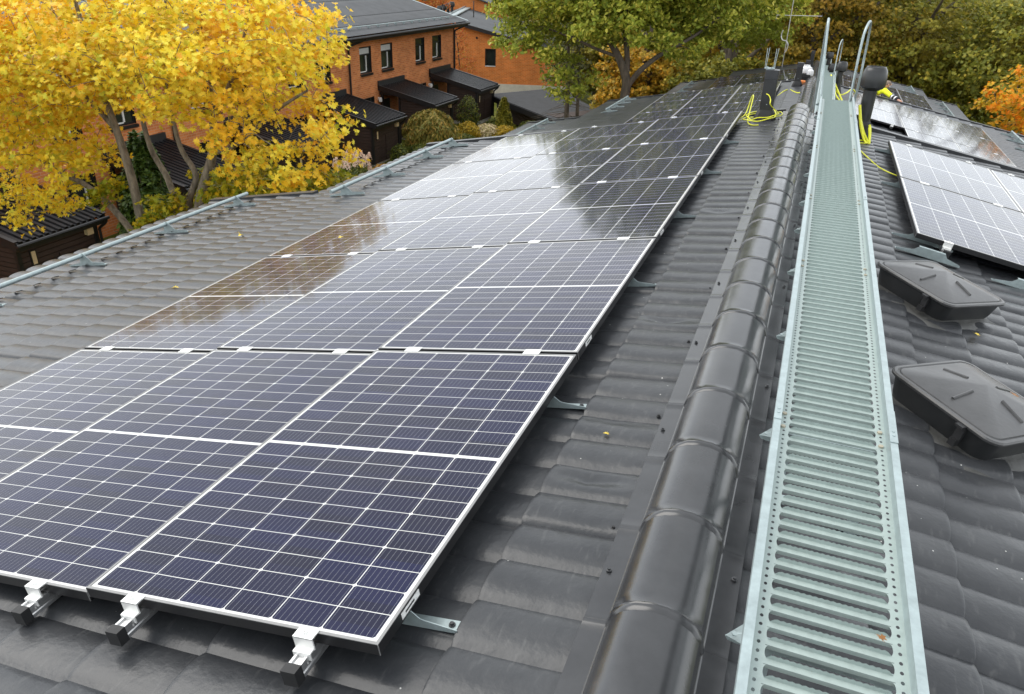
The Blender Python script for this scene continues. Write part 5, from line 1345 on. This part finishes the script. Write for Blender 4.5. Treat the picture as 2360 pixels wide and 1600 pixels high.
st = [([(-12.85, 11.0, -8.1), (-12.95, 10.95, -6.2), (-13.02, 10.95, -4.2), (-13.10, 11.0, -3.0), (-13.25, 11.0, -2.0), (-13.6, 11.1, -0.9), (-13.9, 11.2, 0.6)], [0.22, 0.19, 0.16, 0.15, 0.12, 0.09, 0.05]),
      ([(-12.9, 11.1, -7.6), (-12.55, 11.2, -5.4), (-12.30, 11.3, -3.9), (-12.45, 11.35, -3.0), (-12.85, 11.4, -2.3), (-13.0, 11.5, -1.2), (-12.8, 11.6, 0.4)], [0.16, 0.14, 0.12, 0.11, 0.09, 0.07, 0.04]),
      ([(-12.7, 11.0, -7.8), (-12.0, 10.95, -5.6), (-11.55, 10.9, -4.0), (-11.15, 10.9, -2.95), (-10.75, 10.9, -2.1), (-10.65, 10.95, -1.2), (-10.75, 11.0, 0.0), (-10.6, 11.1, 1.2)], [0.24, 0.21, 0.19, 0.18, 0.14, 0.11, 0.09, 0.05]),
      ([(-12.2, 11.0, -6.0), (-11.75, 11.05, -4.2), (-11.70, 11.05, -3.3), (-11.45, 11.1, -2.7), (-11.75, 11.1, -2.1), (-11.9, 11.2, -1.0), (-11.7, 11.3, 0.6)], [0.16, 0.13, 0.115, 0.10, 0.08, 0.06, 0.04]),
      ([(-12.95, 11.0, -5.2), (-13.25, 10.9, -4.2), (-13.75, 10.85, -3.55), (-14.3, 10.8, -3.15), (-14.9, 10.8, -3.0), (-15.5, 10.8, -2.7), (-16.2, 10.8, -2.4)], [0.12, 0.12, 0.11, 0.09, 0.075, 0.06, 0.04]),
      ([(-10.75, 10.9, -2.1), (-10.2, 10.8, -1.95), (-9.6, 10.8, -1.55), (-9.0, 10.85, -1.1), (-8.4, 10.9, -0.75)], [0.10, 0.085, 0.07, 0.055, 0.03]),
      ([(-10.72, 10.93, -1.6), (-10.3, 10.95, -1.0), (-9.9, 11.0, -0.3), (-9.6, 11.05, 0.5)], [0.09, 0.075, 0.06, 0.035]),
      ([(-13.3, 11.0, -1.9), (-13.9, 10.95, -1.3), (-14.7, 11.0, -0.8), (-15.5, 11.1, -0.3)], [0.09, 0.08, 0.06, 0.035])]
st = [(p_, [r_ * 0.62 for r_ in q_]) for p_, q_ in st]
branches(b, st, np.vstack([p1, p2])); b.build("trunk", BARK, tm, smooth=60)

# broad green tree beyond the middle roof
GLm = mat_leaf("yellow_green_leaf", [(0.0, (0.18, 0.24, 0.028)), (0.45, (0.33, 0.37, 0.042)), (0.8, (0.54, 0.52, 0.07)), (1.0, (0.72, 0.64, 0.12))], clump=(0.22, 0.26, 0.034), trans=0.33, nscale=0.35)
ge = [(-7.4, 28.4, -0.9, 1.7, 0.9, 0.5), (-5.2, 29.6, -1.2, 1.5, 0.8, 0.45), (-7.0, 31.5, 3.2, 4.6, 4.5, 3.6), (-10.3, 30.5, 0.0, 2.4, 2.6, 1.7), (-8.6, 30.6, -0.4, 2.2, 1.8, 0.9), (-6.0, 31.5, -0.3, 2.0, 1.8, 0.8), (-10.9, 30.0, -1.45, 1.5, 1.6, 0.7), (-9.5, 30.3, -2.6, 1.2, 1.3, 0.8), (-7.6, 30.0, 0.2, 2.4, 2.4, 1.4), (-4.6, 33.0, 0.6, 2.8, 3.0, 1.8), (-3.2, 38.5, 0.0, 2.6, 2.2, 2.0), (-9.0, 29.6, -3.3, 0.9, 0.9, 0.5), (-5.4, 32.6, -1.2, 1.6, 1.6, 0.7), (-11.9, 30.5, 0.4, 1.2, 1.5, 0.7)]
gs = [(p_, [r_ * 0.66 for r_ in q_]) for p_, q_ in [([(-6.95, 30.2, -8.2), (-6.95, 30.1, -5.0), (-6.9, 30.0, -3.3), (-6.9, 30.0, -2.6), (-7.35, 30.0, -1.7), (-8.1, 30.1, -0.7), (-8.6, 30.3, 0.8), (-8.8, 30.8, 2.5)], [0.36, 0.31, 0.28, 0.27, 0.21, 0.16, 0.11, 0.05]),
      ([(-6.92, 30.0, -2.75), (-6.95, 30.1, -1.9), (-7.2, 30.3, -0.6), (-7.3, 30.6, 1.2), (-7.1, 31.0, 3.4)], [0.19, 0.17, 0.13, 0.10, 0.05]),
      ([(-6.85, 30.0, -2.9), (-6.35, 30.1, -2.2), (-5.6, 30.6, -1.55), (-4.7, 31.2, -1.0), (-3.8, 32.2, -0.2)], [0.18, 0.16, 0.12, 0.09, 0.05]),
      ([(-7.3, 30.0, -1.8), (-8.2, 29.9, -1.55), (-9.2, 29.9, -1.2), (-10.4, 30.0, -0.9)], [0.11, 0.09, 0.07, 0.04])]]
tree("broadleaf_tree", "broad green tree with a forked trunk behind the middle roof", "tree", None, (-6.95, 30.2, -8.0), ge, gs, GLm, BARKD, 980, 0.50, 84, 0.58, 0.16, OVAL * 1.25, up=0.7)

# orange maple at the right edge
OLm = mat_leaf("orange_maple_leaf", [(0.0, (0.80, 0.24, 0.012)), (0.5, (0.82, 0.36, 0.018)), (0.8, (0.74, 0.46, 0.03)), (1.0, (0.42, 0.36, 0.03))], clump=(0.50, 0.36, 0.02), trans=0.4, nscale=0.8)
oe = [(9.6, 31, -1.9, 2.9, 2.2, 1.6), (6.7, 30.2, -2.4, 1.2, 1.3, 0.7), (6.0, 30.0, -2.35, 0.75, 0.9, 0.35), (7.1, 30.2, -3.6, 1.4, 1.5, 0.7), (9.2, 30, -3.6, 2.2, 2.0, 1.0), (6.9, 30.2, -1.1, 0.7, 0.8, 0.5)]
tree("maple_tree", "bright orange maple at the right picture edge", "tree", None, (9.2, 31, -8.0), oe, [([(9.2, 31, -8.1), (9.1, 31, -5), (9.0, 31, -3), (8.9, 31, 0)], [0.28, 0.24, 0.19, 0.07]), ([(9.05, 31, -4.4), (8.0, 30.6, -3.2), (6.9, 30.2, -2.6)], [0.12, 0.09, 0.04])],
     OLm, BARKD, 300, 0.45, 50, 0.45, 0.16, MAPLE, up=0.6)

# background wood: individual big trees
WL = [mat_leaf("olive_brown_leaf", [(0.0, (0.12, 0.11, 0.018)), (0.5, (0.24, 0.20, 0.028)), (0.85, (0.40, 0.29, 0.036)), (1.0, (0.62, 0.38, 0.04))], clump=(0.36, 0.19, 0.022), trans=0.3, nscale=0.22),
      mat_leaf("dull_green_leaf", [(0.0, (0.11, 0.125, 0.018)), (0.5, (0.20, 0.21, 0.028)), (0.9, (0.36, 0.32, 0.04)), (1.0, (0.58, 0.44, 0.05))], clump=(0.32, 0.25, 0.03), trans=0.3, nscale=0.22),
      mat_leaf("gold_brown_leaf", [(0.0, (0.26, 0.20, 0.022)), (0.5, (0.46, 0.30, 0.03)), (0.9, (0.66, 0.37, 0.034)), (1.0, (0.80, 0.38, 0.03))], clump=(0.28, 0.27, 0.03), trans=0.3, nscale=0.25)]
def wood_tree(x, y, top, r, kind, label, low=-7.0, n=330, nm="broadleaf_tree", seed=0):
    ells = [(x, y, (top + low) / 2 + 0.2, r * 0.92, r * 0.85, (top - low) / 2 * 0.92)]
    for i in range(9):
        w = rng.uniform(0, 2 * math.pi); zz = rng.uniform(low + 1.2, top - 1.2); rr = r * rng.uniform(0.45, 0.8)
        ells.append((x + rr * math.cos(w), y + rr * math.sin(w) * 0.9, zz, r * rng.uniform(0.32, 0.5), r * rng.uniform(0.3, 0.45), rng.uniform(0.9, 1.6)))
    stems = [([(x, y, -10.2), (x + 0.2, y, -5), (x + rng.uniform(-0.5, 0.5), y, -1), (x + rng.uniform(-1, 1), y, top - 2)], [0.38, 0.33, 0.24, 0.06])]
    for q in range(4):
        w = rng.uniform(0, 2 * math.pi); stems.append(([(x, y, -4 + q * 1.2), (x + r * 0.35 * math.cos(w), y + r * 0.35 * math.sin(w), -2.8 + q * 1.5), (x + r * 0.75 * math.cos(w), y + r * 0.7 * math.sin(w), -1.4 + q * 1.8)], [0.16, 0.12, 0.05]))
    tree(nm, label, "tree", "trees of the wood behind the terrace", (x, y, -8.0), ells, stems, WL[kind], BARKD, n, r * 0.17, 66, r * 0.18, 0.215, SPRAY, up=0.55, twigs=False, flat=0.5)
wood_tree(-0.6, 47, 6.0, 4.6, 0, "olive-brown tree behind the television aerial")
wood_tree(4.6, 49, 1.2, 5.2, 1, "dark green tree behind the hoop rails")
wood_tree(10.8, 46, 0.9, 5.0, 1, "dense green tree behind the orange maple")
wood_tree(16.5, 50, 1.0, 5.8, 0, "brownish tree at the right picture edge behind the orange maple")
wood_tree(-5.8, 52, 7.0, 4.8, 2, "golden brown tree between the green tree and the aerial")
wood_tree(-11.0, 58, 7.5, 4.8, 2, "golden tree glimpsed behind the broad green tree's trunk")
wood_tree(0.8, 60, 6.5, 6.0, 2, "tall orange-tinged tree above the aerial's crossbar")
wood_tree(8.5, 62, 1.0, 6.5, 1, "tall dark tree in the second row of the wood")
wood_tree(19.0, 66, 1.0, 7.0, 0, "tall brown-green tree at the back right of the wood")
wood_tree(-19.5, 66, 4.5, 5.0, 1, "green tree right of the orange gable house", low=-7.5)
wood_tree(-14.0, 78, 9.0, 6.5, 2, "yellowish tree at the back, right of the gable house roof")
wood_tree(-28.0, 92, 5.5, 6.5, 2, "yellow tree behind the gable house's vents")
wood_tree(-38.0, 96, 5.5, 7.0, 1, "green tree behind the distant chimneys")
wood_tree(-52.0, 98, 6.5, 7.5, 2, "golden tree far behind the brown terrace's roof")
wood_tree(-5.0, 84, 10.0, 7.5, 1, "tall green tree closing the gap behind the aerial")
wood_tree(-9.5, 46, -2.6, 3.0, 2, "low golden tree filling the gap under the broad green tree", low=-7.9, n=200)
wood_tree(-4.5, 44, -2.6, 3.0, 1, "low green tree behind the farthest roof's left corner", low=-7.9, n=200)
wood_tree(-15.5, 58, -2.2, 3.4, 1, "low bushy green tree behind the carport", low=-7.9, n=200)
wood_tree(-46.0, 60, 5.0, 6.0, 2, "autumn tree behind the brown terrace, left of the picture", n=200)

# garden plants
TH = mat_leaf("thuja_spray", [(0.0, (0.022, 0.045, 0.008)), (0.5, (0.045, 0.080, 0.012)), (1.0, (0.085, 0.13, 0.018))], trans=0.2)
TY = mat_leaf("yellow_thuja_spray", [(0.0, (0.10, 0.11, 0.012)), (0.5, (0.20, 0.19, 0.018)), (1.0, (0.34, 0.28, 0.025))], trans=0.25)
def bush(name, label, cat, group, x, y, zb, rx, ry, h, m, n, lsize, shape, up=0.5, tip=None, conic=False, hold=0.75):
    t = empty(name, (x, y, zb), label, cat, group)
    u = rng.random(n); w = rng.uniform(0, 2 * math.pi, n); rr = np.sqrt(rng.random(n)) * (1 - hold) + hold * rng.random(n) ** 0.2
    prof = (np.clip(1.05 - u, 0, 1) ** 0.55 * np.clip(u * 6 + 0.45, 0, 1)) if conic else np.sqrt(np.clip(1 - (u * 1.7 - 0.7) ** 2, 0.0, 1))
    lump = 1 + 0.16 * np.sin(3 * w + 5 * u) + 0.10 * np.sin(7 * w - 9 * u)
    pos = np.stack([x + rx * prof * rr * lump * np.cos(w), y + ry * prof * rr * lump * np.sin(w), zb + 0.08 + u * h * (1 + 0.06 * np.sin(5 * w))], 1)
    out = pos - np.array([x, y, zb + h * 0.4]); out /= np.linalg.norm(out, axis=1, keepdims=True)
    nrm = out * 0.9 + rng.normal(size=(n, 3)) * 0.5 + np.array([0, 0, up])
    leaf_mesh("foliage", pos, nrm, lsize * rng.uniform(0.7, 1.3, n), shape, m, t, tipdir=np.array(tip) if tip is not None else None)
    b = MB()
    for i in range(6):
        w_ = i * 1.05; b.tube([(x, y, zb - 0.05), (x + rx * 0.3 * math.cos(w_), y + ry * 0.3 * math.sin(w_), zb + h * 0.45), (x + rx * 0.55 * math.cos(w_), y + ry * 0.55 * math.sin(w_), zb + h * 0.8)], [0.03, 0.02, 0.008], 5)
    b.build("stems", BARKD, t, smooth=60)
    return t
bush("thuja", "tall dark green thuja column beside the left black shed", "shrub", None, -18.6, 16.6, -8.0, 1.15, 1.15, 4.2, TH, 9000, 0.17, SPRAY, tip=(0, 0, 1), conic=True)
bush("thuja", "slim yellow-green thuja column on the lawn by the farthest shed", "shrub", None, -17.1, 43.0, -8.0, 0.62, 0.62, 1.95, TY, 5000, 0.13, SPRAY, tip=(0, 0, 1), conic=True)
WLf = mat_leaf("drooping_bush_leaf", [(0.0, (0.14, 0.15, 0.03)), (0.5, (0.24, 0.22, 0.045)), (0.85, (0.40, 0.28, 0.06)), (1.0, (0.52, 0.30, 0.07))], trans=0.3)
bush("drooping_shrub", "rounded drooping shrub with thin yellow-green leaves between two sheds", "shrub", None, -18.6, 36.3, -8.0, 1.55, 1.45, 2.05, WLf, 9000, 0.24, NEEDLE * np.array([1.3, 1.0]), up=0.2, tip=(0, 0, -1))
BG = mat_leaf("bush_leaf", [(0.0, (0.04, 0.065, 0.012)), (0.5, (0.09, 0.115, 0.016)), (1.0, (0.20, 0.19, 0.022))], trans=0.3)
BY = mat_leaf("yellow_bush_leaf", [(0.0, (0.25, 0.19, 0.015)), (0.5, (0.42, 0.30, 0.02)), (1.0, (0.55, 0.34, 0.025))], trans=0.3)
BO = mat_leaf("orange_ground_leaf", [(0.0, (0.35, 0.19, 0.03)), (0.5, (0.55, 0.28, 0.05)), (1.0, (0.65, 0.40, 0.12))], trans=0.3)
BP = mat_leaf("pale_flower", [(0.0, (0.30, 0.28, 0.06)), (0.4, (0.62, 0.52, 0.30)), (1.0, (0.75, 0.62, 0.42))], trans=0.3)
PL_ = [("shrub", "leafy green shrub between the second and farthest sheds", -19.4, 42.9, 0.75, 0.75, 1.9, BG, 1800), ("shrub", "low yellow shrub by the concrete edge near the sheds", -18.2, 40.2, 0.75, 0.7, 0.95, BY, 1700), ("flowering_shrub", "shrub with pale cream flowers beside the low yellow shrub", -17.3, 41.0, 0.75, 0.7, 0.8, BP, 1500),
       ("shrub", "low dark green shrub in front of the farthest shed", -17.7, 43.9, 0.9, 0.6, 0.65, BG, 1500), ("shrub", "green border shrub under the drooping shrub", -17.9, 38.7, 1.0, 0.8, 0.55, BG, 1700), ("shrub", "green and yellow shrub right of the flowers, at the roof edge", -16.3, 41.2, 0.8, 0.7, 0.75, BY, 1500),
       ("shrub", "orange ground shrub behind the second snow guard pipe", -17.6, 30.6, 1.4, 1.5, 0.55, BO, 3200), ("shrub", "reddish low shrub left of the orange ground shrub", -17.2, 27.6, 1.1, 1.2, 0.6, BO, 2200), ("shrub", "green shrub with fine stems against the shed wall", -18.9, 33.2, 0.5, 0.5, 0.9, BG, 900),
       ("shrub", "dark shrub at the foot of the drooping shrub, left", -18.5, 34.6, 0.8, 0.7, 0.7, BG, 1500), ("rhododendron", "glossy rhododendron with long leaves at the maple's foot", -14.6, 13.2, 0.95, 0.85, 2.0, TH, 1200), ("shrub", "hedge-like green shrub at the end of the carport", -13.4, 41.0, 1.7, 0.8, 0.95, BG, 2600), ("shrub", "small hedge shrub beside the carport corner", -11.2, 43.2, 1.3, 0.8, 1.2, BG, 2200),
       ("shrub", "grass-green shrub along the carport wall", -15.3, 43.1, 0.9, 0.5, 0.8, BG, 1500)]
for nm, lb, x, y, rx, ry, h, m, n in PL_:
    bush(nm, lb, "shrub", None, x, y, -8.0, rx, ry, h, m, n, 0.20 if nm == "rhododendron" else 0.115, NEEDLE * np.array([2.0, 1]) if nm == "rhododendron" else OVAL)
# hydrangea with big pale cones
hy = bush("hydrangea", "hydrangea with pink-white flower cones beside the yellow maple", "shrub", None, -17.5, 26.6, -8.0, 0.95, 0.95, 1.5, BG, 1500, 0.14, OVAL)
pos = []; nr = []
for i in range(30):
    w = rng.uniform(0, 6.28); r = 0.95 * math.sqrt(rng.random()); c = np.array([-17.5 + r * math.cos(w), 26.6 + r * math.sin(w), -6.9 + 0.75 * rng.random()])
    for j in range(46):
        u = rng.random(); a = rng.uniform(0, 6.28); d = 0.11 * (1 - 0.7 * u)
        pos.append(c + np.array([d * math.cos(a), d * math.sin(a), 0.30 * u])); nr.append([math.cos(a), math.sin(a), 0.6])
leaf_mesh("flower_heads", np.array(pos), np.array(nr), np.full(len(pos), 0.075), OVAL * np.array([1.6, 1]), PETAL, hy)
# bare spruce in front of the gable house
t = empty("spruce", (-12.6, 41.2, -8.0), "thin half-bare spruce with dead twigs by the carport", "tree")
b = MB(); b.tube([(-12.6, 41.2, -8.1), (-12.65, 41.2, -5), (-12.8, 41.2, -1.6), (-12.9, 41.2, 0.2)], [0.16, 0.13, 0.07, 0.02], 8)
b.tube([(-12.1, 41.6, -8.1), (-12.15, 41.6, -5), (-12.3, 41.7, -2.4)], [0.12, 0.09, 0.03], 8)
pp = []
for i in range(110):
    z = rng.uniform(-7.4, -0.3); w = rng.uniform(0, 6.28); L_ = (0.6 + 1.9 * (1 - (z + 7.4) / 7.6)) * rng.uniform(0.5, 1.0)
    e = np.array([-12.7 + L_ * math.cos(w), 41.2 + L_ * math.sin(w), z - 0.28 * L_]); s_ = np.array([-12.7, 41.2, z])
    b.tube([s_, (s_ + e) / 2 + np.array([0, 0, 0.05]), e], [0.016, 0.011, 0.005], 4)
    if z > -4.2:
        for j in range(26): pp.append(s_ + (e - s_) * rng.uniform(0.35, 1.0) + rng.normal(size=3) * 0.10)
b.build("trunk", BARKD, t, smooth=60)
pp = np.array(pp); leaf_mesh("needles", pp, rng.normal(size=pp.shape) + np.array([0, 0, 0.6]), np.full(len(pp), 0.22), SPRAY * np.array([0.6, 1]), mat_leaf("spruce_needle", [(0.0, (0.045, 0.055, 0.018)), (1.0, (0.11, 0.11, 0.035))], trans=0.15), t)
# red-leaved climber on the gable wall corner
RL = mat_leaf("red_climber_leaf", [(0.0, (0.42, 0.09, 0.03)), (0.5, (0.55, 0.16, 0.04)), (1.0, (0.45, 0.30, 0.05))], trans=0.3)
t = empty("climbing_shrub", (-26.2, 56.0, -8.0), "red-leaved shrub growing against the orange gable wall", "shrub")
ce = [(-26.6, 57.0, -4.5, 0.9, 0.8, 1.3), (-26.0, 56.6, -6.2, 1.3, 0.8, 1.5), (-27.1, 57.2, -3.4, 0.5, 0.5, 0.9)]
o, cp = crown("foliage", ce, RL, t, 90, 0.30, 26, 0.34, 0.13, OVAL, up=0.3)
b = MB(); branches(b, [([(-26.2, 56.8, -8.1), (-26.3, 56.8, -6.5), (-26.6, 57.0, -4.5), (-27.0, 57.2, -3.2)], [0.06, 0.05, 0.035, 0.015])], cp); b.build("stems", BARKD, t, smooth=60)
t = empty("maple_sapling", (-33.0, 62, -8.0), "red-crowned small tree peeping over the brown terrace's roof", "tree")
ce = [(-33.3, 64, -0.9, 1.7, 1.4, 1.0), (-32.0, 64, -2.0, 1.4, 1.2, 1.0)]
o, cp = crown("crown", ce, RL, t, 90, 0.36, 30, 0.40, 0.17, OVAL, up=0.3)
b = MB(); branches(b, [([(-33.0, 64, -8.1), (-33.1, 64, -4.5), (-33.2, 64, -1.2)], [0.12, 0.09, 0.03])], cp); b.build("trunk", BARKD, t, smooth=60)

# fallen leaves on the roof
FL = mat_leaf("fallen_leaf_yellow", [(0.0, (0.75, 0.52, 0.05)), (1.0, (0.80, 0.62, 0.10))], trans=0.2)
FO = mat_leaf("fallen_leaf_brown", [(0.0, (0.26, 0.11, 0.035)), (1.0, (0.32, 0.15, 0.05))], trans=0.2)
def fallen(label, side, s, y, h, sz, m=FL, D=0):
    p = np.array([roof_pt(side, s, y, h, D)])
    o = leaf_mesh("fallen_leaf", p, np.array([[side * SA + 0.15, 0.1, 1.0]]), np.array([sz]), MAPLE, m, None, curl=0.5); tag(o, label, "leaf", "fallen leaves on the roof")
fallen("yellow leaf lying at the foot of the farther hatch", 1, 1.24, 3.30, -0.095, 0.05)
fallen("brown leaf lying on the closer hatch's lid", 1, 1.20, 2.32, 0.035, 0.055, FO)
fallen("yellow leaf on the second-row panel of the eaves-side column", -1, 0.673 + 2.55 * PW, 3.93, 0.004, 0.06)
fallen("yellow leaf on the tiles left of the panels, nearest the second row", -1, 4.35, 3.05, -0.092, 0.06)
fallen("yellow leaf on the tiles below the long snow guard pipe", -1, 4.95, 4.55, -0.092, 0.06)
fallen("orange leaf caught at the panel edge, left roof slope", -1, 3.95, 2.95, -0.09, 0.08, FO)
fallen("yellow leaf on the tiles beside the ridge capping", -1, 0.42, 1.28, -0.098, 0.026)
fallen("brown leaf lying on the near walkway grating", 1, 0.43, 0.22, 0.245, 0.028, FO)
